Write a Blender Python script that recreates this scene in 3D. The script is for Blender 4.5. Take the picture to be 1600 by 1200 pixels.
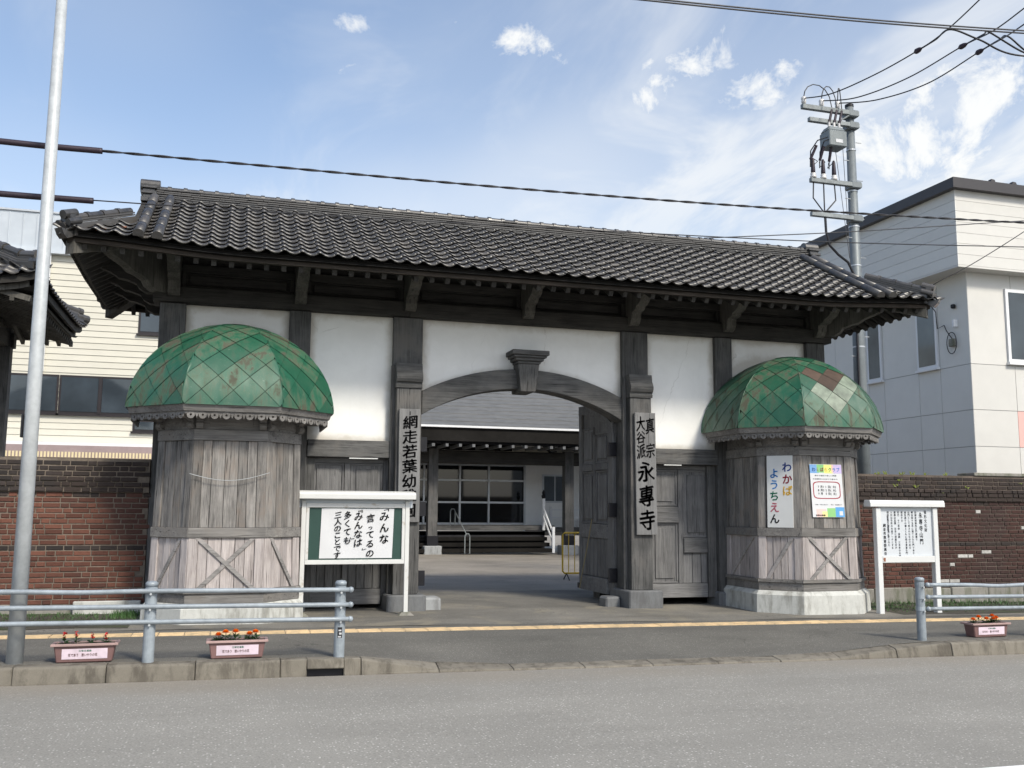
import bpy, bmesh, math, random
from mathutils import Vector, Matrix
R = math.radians
random.seed(11)
SC = bpy.context.scene
COL = SC.collection
for o in list(bpy.data.objects):
    bpy.data.objects.remove(o)

# ------------------------------------------------------------------ camera
CAM_POS = Vector((-4.75, -15.24, 1.60))
YAW, PITCH, ROLL = R(16.5), math.atan(195 / 1500), R(0.4)
fw = Vector((math.sin(YAW) * math.cos(PITCH), math.cos(YAW) * math.cos(PITCH), math.sin(PITCH)))
rt0 = Vector((math.cos(YAW), -math.sin(YAW), 0))
up0 = rt0.cross(fw)
rt = math.cos(ROLL) * rt0 + math.sin(ROLL) * up0
up = math.cos(ROLL) * up0 - math.sin(ROLL) * rt0
cd = bpy.data.cameras.new('camera')
cd.sensor_width = 36
cd.lens = 33.75
cd.clip_end = 3000
co = bpy.data.objects.new('camera', cd)
COL.objects.link(co)
m = Matrix((rt, up, -fw)).transposed().to_4x4()
m.translation = CAM_POS
co.matrix_world = m
SC.camera = co

# ------------------------------------------------------------------ world, sun, exposure
SUN_EL, SUN_AZ = R(44), R(24)            # sun in front of the gate, to the right of the camera
sun_dir = Vector((math.sin(SUN_AZ) * math.cos(SUN_EL), -math.cos(SUN_AZ) * math.cos(SUN_EL), math.sin(SUN_EL)))
W = bpy.data.worlds.new('World')
SC.world = W
W.use_nodes = True
nt = W.node_tree
nt.nodes.clear()


class NB:
    """tiny node-graph builder"""
    def __init__(s, nt): s.nt = nt

    def n(s, typ, **kw):
        nd = s.nt.nodes.new(typ)
        ins = kw.pop('ins', {})
        for k, v in kw.items(): setattr(nd, k, v)
        for k, v in ins.items(): s.put(nd, k, v)
        return nd

    def put(s, nd, k, v):
        if v is None: return
        sock = nd.inputs[k]
        if isinstance(v, bpy.types.NodeSocket): s.nt.links.new(v, sock)
        elif isinstance(v, bpy.types.Node): s.nt.links.new(v.outputs[0], sock)
        else:
            if isinstance(v, (tuple, list)) and len(v) == 3 and sock.type == 'RGBA': v = (*v, 1)
            sock.default_value = v

    def math(s, op, a, b=None, c=None, clamp=False):
        nd = s.n('ShaderNodeMath', operation=op, use_clamp=clamp)
        for i, v in enumerate((a, b, c)):
            if v is not None: s.put(nd, i, v)
        return nd.outputs[0]

    def vmath(s, op, a, b=None):
        nd = s.n('ShaderNodeVectorMath', operation=op)
        s.put(nd, 0, a)
        if b is not None: s.put(nd, 1, b)
        return nd

    def noise(s, vec, scale, detail=4, rough=.55, dist=0.0):
        nd = s.n('ShaderNodeTexNoise', ins={'Scale': scale, 'Detail': detail, 'Roughness': rough, 'Distortion': dist})
        if vec is not None: s.put(nd, 'Vector', vec)
        return nd.outputs[0]

    def map(s, v, a, b, c=0.0, d=1.0, smooth=False):
        nd = s.n('ShaderNodeMapRange', interpolation_type='SMOOTHSTEP' if smooth else 'LINEAR', clamp=True)
        for i, x in enumerate((v, a, b, c, d)): s.put(nd, i, x)
        return nd.outputs[0]

    def mix(s, f, a, b, mode='MIX'):
        nd = s.n('ShaderNodeMix', data_type='RGBA', blend_type=mode)
        s.put(nd, 0, f)
        for i, v in ((6, a), (7, b)):
            if isinstance(v, (tuple, list)) and len(v) == 3: v = (*v, 1)
            s.put(nd, i, v)
        return nd.outputs[2]

    def mapping(s, vec, scale=(1, 1, 1), loc=(0, 0, 0), rot=(0, 0, 0)):
        nd = s.n('ShaderNodeMapping')
        s.put(nd, 0, vec); s.put(nd, 1, loc); s.put(nd, 2, rot); s.put(nd, 3, scale)
        return nd.outputs[0]


b = NB(nt)
sky = b.n('ShaderNodeTexSky', sky_type='NISHITA', sun_disc=False, sun_elevation=SUN_EL, sun_rotation=R(180) - SUN_AZ,
          altitude=20, air_density=1.0, dust_density=2.2, ozone_density=1.2)
tc = b.n('ShaderNodeTexCoord')
dirn = tc.outputs['Generated']
sep = b.n('ShaderNodeSeparateXYZ', ins={0: dirn})
hz = b.math('ADD', b.math('MAXIMUM', sep.outputs[2], 0.0), 0.10)
flat = b.n('ShaderNodeCombineXYZ', ins={0: b.math('DIVIDE', sep.outputs[0], hz), 1: b.math('DIVIDE', sep.outputs[1], hz)})
# thin high veil, streaky wisps, and a few small cumulus puffs, all in sky directions
veil = b.map(b.noise(b.mapping(flat, (.50, .34, 1), (2.2, .6, 0)), 1.0, 3, .55, .4), .42, .74, 0, 1, True)
wisp = b.noise(b.mapping(flat, (1.5, .8, 1), (5.1, 2.0, 0), (0, 0, .5)), 1.7, 5, .62, .6)
wispf = b.map(wisp, .50, .72, 0, 1, True)
haze = b.math('POWER', b.math('SUBTRACT', 1.0, b.math('MAXIMUM', sep.outputs[2], 0.0), clamp=True), 5.0)
puffn = b.noise(dirn, 17, 6, .64, .35)
puffs = None


def pix_dir(px, py):
    return (fw * 1500 + rt * (px - 800) - up * (py - 600)).normalized()


# soft masks in the sky that let the cloud noise through (pixel of the mask centre -> direction)
for (px, py), rad, amt in [((812, 66), .052, 1.0), ((560, 40), .030, .95), ((898, 106), .040, .75), ((1075, 105), .105, 1.0), ((1175, 135), .10, .9),
                           ((1000, 150), .06, .75), ((1365, 55), .07, .8), ((1480, 190), .22, .95)]:
    dv = b.vmath('MULTIPLY', b.vmath('SUBTRACT', dirn, tuple(pix_dir(px, py))).outputs[0], (1.0, 1.0, 1.5))
    ln = b.n('ShaderNodeVectorMath', operation='LENGTH'); b.put(ln, 0, dv.outputs[0])
    k = b.map(ln.outputs[1], rad, 0.0, 0, amt, True)
    puffs = k if puffs is None else b.math('MAXIMUM', puffs, k)
puffs = b.map(b.math('ADD', b.math('MULTIPLY', puffs, .62), b.math('MULTIPLY', b.math('SUBTRACT', puffn, .5), 2.1)), .24, .80, 0, 1, True)
f1 = b.math('MULTIPLY', veil, .36)
f2 = b.math('MULTIPLY', b.math('MULTIPLY', wispf, b.map(veil, .0, .8)), .42)
f3 = b.math('MULTIPLY', haze, .95)
# a broad bank of thin cirrus low in the sky beyond the pole
dv = b.vmath('MULTIPLY', b.vmath('SUBTRACT', dirn, tuple(pix_dir(1450, 260))).outputs[0], (1.0, 1.0, 1.7))
ln = b.n('ShaderNodeVectorMath', operation='LENGTH'); b.put(ln, 0, dv.outputs[0])
bank = b.math('MULTIPLY', b.map(ln.outputs[1], .62, .05, 0, 1, True), b.map(wisp, .36, .62, .35, 1.0, True))
f2 = b.math('ADD', f2, b.math('MULTIPLY', bank, .72))
fac = b.math('MAXIMUM', b.math('ADD', b.math('ADD', f1, f2), b.math('MULTIPLY', f3, .85)), b.math('MULTIPLY', puffs, .95), clamp=True)
skyc = b.mix(1.0, sky.outputs[0], (.82, .87, .90), 'MULTIPLY')
cl = b.mix(fac, skyc, (4.35, 4.38, 4.32))
bg = b.n('ShaderNodeBackground', ins={'Color': cl, 'Strength': 0.118})
out = b.n('ShaderNodeOutputWorld', ins={0: bg})

sl = bpy.data.lights.new('sun', 'SUN')
sl.energy = 1.85
sl.angle = R(10)
sl.color = (1.0, .93, .80)
so = bpy.data.objects.new('sun', sl)
so.rotation_euler = (-sun_dir).to_track_quat('-Z', 'Y').to_euler()
so.location = (20, -30, 40)
COL.objects.link(so)

SC.view_settings.view_transform = 'Standard'
SC.view_settings.look = 'None'
SC.view_settings.exposure = 1.0
SC.view_settings.gamma = 1
SC.view_settings.use_curve_mapping = False
SC.render.engine = 'CYCLES'
SC.cycles.use_denoising = True
SC.cycles.max_bounces = 4
SC.cycles.use_adaptive_sampling = True
SC.cycles.adaptive_threshold = 0.012


# ------------------------------------------------------------------ materials
def new_mat(name):
    m = bpy.data.materials.new(name)
    m.use_nodes = True
    m.node_tree.nodes.clear()
    bb = NB(m.node_tree)
    p = bb.n('ShaderNodeBsdfPrincipled')
    bb.n('ShaderNodeOutputMaterial', ins={0: p})
    return m, bb, p


def coords(bb, rnd=True):
    tc = bb.n('ShaderNodeTexCoord')
    v = tc.outputs['Object']
    oi = bb.n('ShaderNodeObjectInfo').outputs['Random']
    if rnd:
        off = bb.n('ShaderNodeCombineXYZ', ins={0: bb.math('MULTIPLY', oi, 37.0), 1: bb.math('MULTIPLY', oi, 91.0), 2: bb.math('MULTIPLY', oi, 13.0)})
        v = bb.vmath('ADD', v, off.outputs[0]).outputs[0]
    return v, oi


def bump(bb, p, h, strength=.3, dist=.01):
    bn = bb.n('ShaderNodeBump', ins={'Strength': strength, 'Distance': dist, 'Height': h})
    bb.put(p, 'Normal', bn.outputs[0])


def simple(name, c, rough=.6, metal=0.0, var=.12, scale=8, bmp=.08, rnd=.1, spec=.4):
    m, bb, p = new_mat(name)
    v, oi = coords(bb)
    n = bb.noise(v, scale, 5, .6)
    n2 = bb.noise(v, scale * .17, 3, .5)
    f = bb.math('ADD', bb.map(n, .25, .75, 1 - var, 1 + var), bb.map(n2, .25, .75, -var, var))
    f = bb.math('ADD', f, bb.math('MULTIPLY', bb.math('SUBTRACT', oi, .5), rnd * 2))
    hs = bb.n('ShaderNodeHueSaturation', ins={'Color': (*c, 1), 'Value': f})
    bb.put(p, 'Base Color', hs.outputs[0])
    bb.put(p, 'Roughness', bb.map(n, .2, .8, max(0, rough - .08), min(1, rough + .08)))
    bb.put(p, 'Metallic', metal)
    bb.put(p, 'Specular IOR Level', spec)
    if bmp: bump(bb, p, n, bmp)
    return m


def wood(name, dark, light, axis='z', grain=55, rnd=.16, stain=None, rough=.8, bmp=.35):
    """weathered timber, grain running along one axis"""
    m, bb, p = new_mat(name)
    v, oi = coords(bb)
    s = {'x': (.045, 1, 1), 'y': (1, .045, 1), 'z': (1, 1, .045)}[axis]
    s2 = {'x': (.12, 1, 1), 'y': (1, .12, 1), 'z': (1, 1, .12)}[axis]
    g = bb.noise(bb.mapping(v, s), grain, 5, .7, .25)
    g2 = bb.noise(bb.mapping(v, s2), grain * .16, 4, .6, .5)
    blot = bb.noise(v, 2.3, 4, .6)
    f = bb.math('ADD', bb.math('MULTIPLY', g, .55), bb.math('MULTIPLY', g2, .45))
    f = bb.map(bb.math('ADD', f, bb.math('MULTIPLY', bb.math('SUBTRACT', blot, .5), .35)), .33, .68)
    c = bb.mix(f, dark, light)
    if stain:
        c = bb.mix(bb.math('MULTIPLY', bb.map(blot, .48, .72, 0, 1, True), .75), c, stain)
    crack = bb.map(bb.noise(bb.mapping(v, s), grain * .7, 2, .5, .3), .30, .36, 0, 1)
    c = bb.mix(bb.math('MULTIPLY', bb.math('SUBTRACT', 1.0, crack), .75), c, tuple(x * .5 for x in dark))
    hs = bb.n('ShaderNodeHueSaturation', ins={'Color': c, 'Value': bb.math('ADD', 1 - rnd, bb.math('MULTIPLY', oi, 2 * rnd))})
    bb.put(p, 'Base Color', hs.outputs[0])
    bb.put(p, 'Roughness', rough)
    bb.put(p, 'Specular IOR Level', .25)
    bump(bb, p, bb.math('MULTIPLY', f, crack), bmp, .012)
    return m


M = {}
GREY_D, GREY_L = (.042, .042, .042), (.142, .141, .139)
for ax in 'xyz':
    M['post_' + ax] = wood('gate_timber_' + ax, GREY_D, GREY_L, ax, 50, .10, (.12, .112, .105))
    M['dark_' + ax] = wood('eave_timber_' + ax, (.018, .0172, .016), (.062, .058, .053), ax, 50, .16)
M['bracket'] = wood('bracket_timber', (.045, .043, .038), (.135, .128, .114), 'z', 40, .1)
M['door_z'] = wood('door_timber', (.088, .087, .088), (.215, .213, .213), 'z', 60, .14)
M['door_x'] = wood('door_rail_timber', (.092, .091, .092), (.22, .218, .218), 'x', 60, .14)
M['plank_up'] = wood('turret_plank_grey', (.070, .067, .064), (.315, .300, .283), 'z', 60, .30, (.20, .165, .138), bmp=.45)
M['plank_low'] = wood('turret_plank_pale', (.225, .200, .192), (.54, .492, .475), 'z', 60, .20, (.31, .285, .285), bmp=.4)
M['band'] = wood('turret_band', (.085, .081, .077), (.26, .25, .238), 'x', 50, .14, (.17, .155, .14))
M['frieze'] = wood('turret_frieze', (.10, .095, .09), (.25, .24, .23), 'x', 40, .1)
M['nameboard'] = wood('name_board_timber', (.115, .115, .116), (.245, .245, .246), 'z', 40, .05, bmp=.2)
M['brace'] = wood('turret_brace', (.13, .125, .12), (.34, .325, .315), 'x', 60, .14, (.36, .33, .325))


def tile_mat():
    m, bb, p = new_mat('roof_tile_glaze')
    v, oi = coords(bb)
    n = bb.noise(v, 14, 4, .6)
    n2 = bb.noise(v, 3.0, 3, .5)
    c = bb.mix(bb.map(n, .3, .7), (.020, .0195, .019), (.056, .053, .051))
    c = bb.mix(bb.math('MULTIPLY', bb.map(oi, .6, 1.0), .75), c, (.090, .082, .074))
    c = bb.mix(bb.math('MULTIPLY', bb.map(n2, .5, .7, 0, 1), .4), c, (.075, .068, .062))
    bb.put(p, 'Base Color', c)
    bb.put(p, 'Roughness', bb.math('ADD', bb.map(n, .3, .7, .28, .42), bb.math('MULTIPLY', oi, .14)))
    bb.put(p, 'Specular IOR Level', .6)
    bb.put(p, 'Coat Weight', .2)
    bb.put(p, 'Coat Roughness', .30)
    bump(bb, p, n, .035, .005)
    return m


M['tile'] = tile_mat()
M['tile_red'] = simple('exposed_red_tile', (.30, .12, .07), .6, var=.2, scale=12)


def plaster_mat():
    m, bb, p = new_mat('white_plaster')
    v, oi = coords(bb, False)
    n = bb.noise(v, 3.0, 6, .65, .3)
    fine = bb.noise(v, 60, 3, .6)
    streak = bb.noise(bb.mapping(v, (1, 1, .10)), 7, 5, .65)
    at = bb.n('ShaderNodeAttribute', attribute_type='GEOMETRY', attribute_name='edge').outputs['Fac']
    c = bb.mix(bb.map(n, .35, .7), (.80, .80, .785), (.86, .86, .845))
    c = bb.mix(bb.math('MULTIPLY', bb.map(streak, .55, .75, 0, 1, True), .10), c, (.58, .56, .51))
    sv = bb.n('ShaderNodeTexVoronoi', feature='DISTANCE_TO_EDGE', ins={'Scale': .55, 'Vector': bb.mapping(bb.vmath('ADD', v, bb.vmath('MULTIPLY', bb.n('ShaderNodeTexNoise', ins={'Scale': 6.0, 'Detail': 4.0, 'Vector': v}).outputs[1], (.12, .12, .12)).outputs[0]).outputs[0], (1, 1, .55), (.3, 0, .2))})
    c = bb.mix(bb.math('MULTIPLY', bb.map(sv.outputs['Distance'], .0035, .001, 0, 1), bb.map(n, .44, .58, 0, .28)), c, (.34, .33, .31))
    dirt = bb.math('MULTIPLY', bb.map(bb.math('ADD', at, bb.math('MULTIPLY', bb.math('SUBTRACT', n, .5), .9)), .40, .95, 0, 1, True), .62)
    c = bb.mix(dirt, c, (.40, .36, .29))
    bb.put(p, 'Base Color', c)
    bb.put(p, 'Roughness', .9)
    bb.put(p, 'Specular IOR Level', .2)
    bump(bb, p, bb.math('ADD', n, bb.math('MULTIPLY', fine, .15)), .12, .015)
    return m


M['plaster'] = plaster_mat()


def dome_mat(name='green_painted_sheet'):
    """old green paint: clean sheets among chalky, streaked and rusting ones; the wear runs across neighbouring sheets"""
    m, bb, p = new_mat(name)
    v, oi = coords(bb, False)
    n = bb.noise(v, 2.1, 6, .68, .5)
    fl = bb.noise(v, 30, 5, .72, .8)
    st = bb.noise(bb.mapping(v, (1, 1, .13)), 7.5, 5, .72, .3)
    c = bb.mix(bb.map(n, .3, .7), (.013, .085, .048), (.019, .108, .060))
    hs = bb.n('ShaderNodeHueSaturation', ins={'Color': c, 'Value': bb.math('ADD', .84, bb.math('MULTIPLY', oi, .26))})
    c = hs.outputs[0]
    wear = bb.map(oi, .20, .60, .1, 1)
    chalk = bb.math('MULTIPLY', bb.map(bb.math('ADD', bb.math('MULTIPLY', st, .6), bb.math('MULTIPLY', n, .4)), .40, .58, 0, 1, True), wear)
    c = bb.mix(bb.math('MULTIPLY', chalk, .50), c, (.115, .128, .080))
    chip = bb.map(fl, .63, .69, 0, 1)
    c = bb.mix(bb.math('MULTIPLY', chip, .40), c, (.20, .26, .21))
    rst = bb.math('MULTIPLY', bb.map(bb.math('ADD', bb.math('MULTIPLY', n, .45), bb.math('MULTIPLY', st, .55)), .50, .585, 0, 1, True), bb.map(oi, .25, .5, .2, 1))
    c = bb.mix(bb.math('MULTIPLY', rst, .72), c, (.070, .050, .036))
    bb.put(p, 'Base Color', c)
    bb.put(p, 'Roughness', bb.math('ADD', bb.map(n, .3, .7, .36, .48), bb.math('MULTIPLY', bb.math('ADD', rst, chalk), .2)))
    bb.put(p, 'Specular IOR Level', .5)
    bump(bb, p, n, .08, .02)
    return m


M['dome'] = dome_mat()
M['rust_sheet'] = simple('bare_rusted_sheet', (.066, .043, .031), .75, var=.25, scale=10)
M['pale_sheet'] = simple('bleached_sheet', (.17, .205, .155), .45, var=.4, scale=9)
M['dome_seam'] = simple('dome_seam', (.010, .035, .022), .6)


def brick_mat(name, c1, c2, c3, rough=.85):
    m, bb, p = new_mat(name)
    v, oi = coords(bb)
    n = bb.noise(v, 22, 5, .7)
    geo = bb.n('ShaderNodeNewGeometry')
    big = bb.noise(geo.outputs['Position'], .9, 4, .6, .3)
    c = bb.mix(bb.map(oi, .1, .9), c1, c2)
    c = bb.mix(bb.math('MULTIPLY', bb.map(big, .47, .62, 0, 1, True), .75), c, c3)
    c = bb.mix(bb.math('MULTIPLY', bb.map(n, .5, .75), .5), c, tuple(x * .45 for x in c1))
    bb.put(p, 'Base Color', c)
    bb.put(p, 'Roughness', rough)
    bb.put(p, 'Specular IOR Level', .2)
    bump(bb, p, n, .35, .01)
    return m


M['brick'] = brick_mat('red_brick', (.090, .040, .030), (.165, .072, .051), (.075, .040, .033))
M['brick_r'] = brick_mat('brown_brick', (.055, .028, .024), (.110, .050, .039), (.045, .029, .027))
M['brick_dark'] = brick_mat('sooty_brick', (.030, .026, .025), (.060, .048, .044), (.045, .033, .029))
M['brick_pale'] = simple('spalled_brick_face', (.40, .39, .37), .9, var=.2, scale=20, bmp=.3)
M['mortar'] = simple('mortar', (.155, .128, .102), .95, var=.3, scale=18, bmp=.3)
M['mortar_r'] = simple('mortar_dark', (.105, .085, .070), .95, var=.3, scale=18, bmp=.3)


def asphalt(name, base, agg, scale=160, patch=.25, tint=None, cracks=True):
    m, bb, p = new_mat(name)
    v, oi = coords(bb, False)
    n = bb.noise(v, scale, 3, .7)
    vo = bb.n('ShaderNodeTexVoronoi', ins={'Scale': scale * .62, 'Vector': v})
    big = bb.noise(v, .55, 5, .6, .4)
    mid = bb.noise(bb.mapping(v, (.25, 1, 1)), 2.2, 4, .6)
    c = bb.mix(bb.map(n, .3, .7), tuple(x * .72 for x in base), tuple(x * 1.28 for x in base))
    sepc = bb.n('ShaderNodeSeparateColor', ins={0: vo.outputs['Color']})
    stone = bb.math('MULTIPLY', bb.map(vo.outputs['Distance'], .36, .20, 0, 1), bb.map(sepc.outputs[0], .70, .78, 0, 1))
    c = bb.mix(bb.math('MULTIPLY', stone, .9), c, agg)
    f = bb.math('ADD', 1.0, bb.math('ADD', bb.map(big, .3, .7, -patch, patch), bb.map(mid, .3, .7, -patch * .5, patch * .5)))
    hs = bb.n('ShaderNodeHueSaturation', ins={'Color': c, 'Value': f})
    c = hs.outputs[0]
    if tint:
        c = bb.mix(bb.math('MULTIPLY', bb.map(bb.noise(v, 1.3, 5, .65, .5), .50, .68, 0, 1, True), .55), c, tint)
    if not cracks:   # wheel-polished lanes and dusty edges run along the road
        sx_ = bb.n('ShaderNodeSeparateXYZ', ins={0: v})
        lane = bb.noise(bb.n('ShaderNodeCombineXYZ', ins={0: bb.math('MULTIPLY', sx_.outputs[0], .06), 1: sx_.outputs[1]}).outputs[0], 1.1, 3, .5)
        c = bb.mix(bb.math('MULTIPLY', bb.map(lane, .42, .62, 0, 1, True), .22), c, tuple(x * .74 for x in base))
        dust = bb.math('MULTIPLY', bb.map(sx_.outputs[1], -5.9, -5.15, 0, 1, True), bb.map(big, .3, .6, .3, 1))
        c = bb.mix(bb.math('MULTIPLY', dust, .5), c, (.22, .19, .15))
    # a few hairline cracks
    vc = bb.n('ShaderNodeTexVoronoi', feature='DISTANCE_TO_EDGE', ins={'Scale': .42, 'Vector': bb.vmath('ADD', v, bb.n('ShaderNodeTexNoise', ins={'Scale': 2.5, 'Detail': 4.0, 'Vector': v}).outputs[1]).outputs[0]})
    crack = bb.math('MULTIPLY', bb.map(vc.outputs['Distance'], .004, .0015, 0, 1), bb.map(bb.noise(v, .7, 2), .54, .60, 0, 1))
    if cracks: c = bb.mix(bb.math('MULTIPLY', crack, .7), c, tuple(x * .3 for x in base))
    bb.put(p, 'Base Color', c)
    bb.put(p, 'Roughness', .88)
    bb.put(p, 'Specular IOR Level', .3)
    bump(bb, p, bb.math('ADD', n, bb.math('MULTIPLY', stone, .4)), .45, .006)
    return m


M['road'] = asphalt('road_asphalt', (.250, .240, .216), (.54, .52, .48), 62, .08, None, False)
M['walk'] = asphalt('pavement_asphalt', (.118, .113, .100), (.27, .26, .235), 80, .18)
M['apron'] = asphalt('worn_concrete_apron', (.155, .147, .130), (.27, .26, .23), 70, .30, (.25, .225, .17))
M['court'] = asphalt('courtyard_asphalt', (.160, .153, .145), (.27, .26, .25), 70, .14)
M['court_far'] = asphalt('courtyard_gravelly', (.235, .212, .180), (.36, .33, .29), 60, .2)
M['soil'] = asphalt('mossy_soil', (.060, .055, .045), (.12, .11, .09), 60, .3, (.045, .075, .018))


def concrete(name, base, dark, rough=.85, scale=9):
    m, bb, p = new_mat(name)
    v, oi = coords(bb)
    n = bb.noise(v, scale, 7, .68, .3)
    st = bb.noise(bb.mapping(v, (1, 1, .22)), 6, 5, .7, .2)
    fine = bb.noise(v, 130, 2, .6)
    c = bb.mix(bb.map(n, .35, .7), base, tuple(min(1, x * 1.18) for x in base))
    c = bb.mix(bb.math('MULTIPLY', bb.map(st, .44, .66, 0, 1, True), .75), c, dark)
    hs = bb.n('ShaderNodeHueSaturation', ins={'Color': c, 'Value': bb.math('ADD', bb.map(fine, .3, .7, .84, .96), bb.math('MULTIPLY', oi, .18))})
    bb.put(p, 'Base Color', hs.outputs[0])
    bb.put(p, 'Roughness', rough)
    bb.put(p, 'Specular IOR Level', .25)
    bump(bb, p, bb.math('ADD', n, bb.math('MULTIPLY', fine, .3)), .22, .01)
    return m


M['kerb'] = concrete('kerb_concrete', (.165, .150, .124), (.075, .066, .054))
M['base_white'] = concrete('limewashed_base', (.46, .465, .44), (.22, .215, .19))
M['granite'] = concrete('dark_granite', (.135, .14, .145), (.09, .09, .092), .6, 40)
M['pale_stone'] = concrete('pale_stone', (.27, .28, .285), (.16, .16, .16))
M['moss_stone'] = concrete('wall_footing', (.22, .21, .19), (.10, .11, .07))
M['galv'] = simple('galvanised_steel', (.40, .42, .43), .45, .1, var=.12, scale=26, bmp=.05)
M['arm_steel'] = simple('weathered_arm_steel', (.21, .23, .235), .5, .2, var=.2, scale=20)
M['pole_steel'] = simple('grey_pole_steel', (.165, .185, .195), .5, .15, var=.12, scale=12, bmp=.03)
M['rail_blue'] = simple('pale_blue_grey_rail', (.27, .305, .335), .42, .1, var=.16, scale=18, bmp=.05)
M['black_metal'] = simple('black_iron', (.014, .014, .018), .45, .3)
M['cable'] = simple('black_cable', (.016, .016, .020), .5)
M['cable_grey'] = simple('thin_wire', (.05, .05, .055), .5)
M['plastic_purple'] = simple('cable_sleeve', (.030, .020, .030), .5)
M['porcelain'] = simple('porcelain', (.62, .60, .58), .25, spec=.6)
M['switch_grey'] = simple('switch_box_grey', (.17, .19, .195), .45, .1)


def white_paint(name, base=(.62, .625, .61), rust=.5):
    m, bb, p = new_mat(name)
    v, oi = coords(bb)
    n = bb.noise(v, 11, 6, .7, .4)
    n2 = bb.noise(v, 2.0, 4, .6)
    c = bb.mix(bb.map(n2, .3, .7), base, tuple(x * .90 for x in base))
    c = bb.mix(bb.math('MULTIPLY', bb.map(bb.math('ADD', bb.math('MULTIPLY', n, .6), bb.math('MULTIPLY', n2, .4)), .575, .66, 0, 1), rust), c, (.27, .19, .10))
    bb.put(p, 'Base Color', c)
    bb.put(p, 'Roughness', .5)
    bump(bb, p, n, .06, .004)
    return m


M['white'] = white_paint('white_paint_rusty', rust=.55)
M['white_clean'] = white_paint('white_paint', (.64, .65, .645), .05)
M['paper'] = simple('paper', (.60, .61, .625), .85, var=.03, scale=3, bmp=.5, rnd=0)
M['sign_white'] = simple('sign_face_white', (.54, .57, .60), .5, var=.03, scale=3, bmp=.02, rnd=0)
M['ink'] = simple('black_ink', (.012, .012, .015), .6, rnd=0)
M['ink_soft'] = simple('faded_ink', (.10, .11, .14), .7, rnd=0)
M['board_green'] = simple('dark_green_board', (.020, .055, .045), .5, var=.1, scale=4, rnd=0)


def flat(name, c, rough=.5): return simple(name, c, rough, var=.03, bmp=0, rnd=0)


def siding_mat(name, c, rough=.6):
    return simple(name, c, rough, var=.035, scale=2.5, bmp=.03, rnd=.02)


M['cream'] = siding_mat('cream_siding', (.56, .54, .465))
M['white_wall'] = siding_mat('white_siding', (.64, .635, .605))
M['white_wall2'] = siding_mat('white_render_dimmed_siding', (.58, .57, .54))  # also the siding white, darkened for the face turned to the sun
M['joint'] = flat('panel_joint', (.30, .30, .31), .8)
M['pink'] = flat('pink_panel', (.72, .42, .38))
M['fascia_dark'] = flat('dark_fascia', (.045, .041, .043), .45)
M['fascia_brown'] = wood('fascia_timber', (.018, .015, .012), (.060, .048, .039), 'x', 50, .1)
M['hall_dark'] = simple('dark_timber_eave_shadow', (.014, .013, .012), .8, var=.25, spec=.08)  # dark hall timber; on the gate's eave boards the black is painted-in shadow
M['metal_roof'] = simple('pale_metal_roof', (.50, .54, .58), .4, .2, var=.06, scale=3, bmp=.02)
M['frame_dark'] = flat('dark_window_frame', (.022, .018, .02), .4)
M['frame_alu'] = simple('aluminium_frame', (.52, .54, .56), .4, .5, var=.05)
M['frame_white'] = flat('white_window_frame', (.72, .73, .74), .4)
M['awning'] = simple('mauve_awning', (.30, .235, .235), .8, var=.1)
M['awning_y'] = flat('awning_fringe', (.68, .58, .36))
M['yellow_bar'] = simple('yellow_barrier_paint', (.55, .36, .03), .45, var=.15)
M['tactile'] = concrete('tactile_block', (.56, .42, .25), (.40, .32, .21))
M['line_white'] = concrete('road_paint', (.70, .70, .68), (.45, .45, .44))
M['planter'] = simple('mauve_plastic', (.185, .105, .100), .5, var=.1)
M['planter_rim'] = simple('mauve_plastic_rim', (.36, .25, .235), .5, var=.08)
M['label_pink'] = simple('printed_label', (.66, .55, .62), .5, var=.12, scale=12, bmp=0, rnd=0)
M['leaf'] = simple('leaf_green', (.045, .10, .028), .6, var=.3, scale=30)
M['leaf_y'] = simple('leaf_yellow_green', (.16, .20, .03), .6, var=.3, scale=30)
M['petal_red'] = flat('red_petal', (.62, .03, .03), .6)
M['petal_orange'] = flat('orange_petal', (.90, .22, .008), .6)
M['moss'] = simple('moss', (.055, .075, .022), .95, var=.4, scale=30, bmp=.4)


def glass_mat(name, tint, rough=.05):
    m, bb, p = new_mat(name)
    v, oi = coords(bb)
    n = bb.noise(v, .9, 3, .5)
    bb.put(p, 'Base Color', bb.mix(bb.map(n, .35, .65), tuple(x * .6 for x in tint), tint))
    bb.put(p, 'Roughness', rough)
    bb.put(p, 'Specular IOR Level', .6)
    bump(bb, p, n, .03, .02)
    return m


M['glass'] = glass_mat('window_glass', (.055, .07, .085))
M['glass_pale'] = glass_mat('curtained_glass', (.17, .185, .18), .08)
M['glass_dark'] = glass_mat('shaded_glass', (.012, .014, .016), .04)


def slate_mat():
    m, bb, p = new_mat('grey_slate_shingle')
    v, oi = coords(bb, False)
    n = bb.noise(bb.mapping(v, (.3, 1, 1)), 9, 4, .6)
    big = bb.noise(v, .5, 3, .5)
    c = bb.mix(bb.map(n, .3, .7), (.085, .088, .090), (.135, .138, .140))
    c = bb.mix(bb.math('MULTIPLY', bb.map(big, .45, .65), .3), c, (.14, .14, .138))
    bb.put(p, 'Base Color', c)
    bb.put(p, 'Roughness', .7)
    bump(bb, p, n, .3, .02)
    return m


M['slate'] = slate_mat()

# ------------------------------------------------------------------ mesh helpers
BASE = {}


def link(o): COL.objects.link(o); return o


def thing(name, label, cat, loc=(0, 0, 0), group=None):
    o = bpy.data.objects.new(name, None)
    o.empty_display_size = .2
    o.location = loc
    o['label'] = label
    o['category'] = cat
    if group: o['group'] = group
    link(o)
    BASE[o.name] = Vector(loc)
    return o


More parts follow.
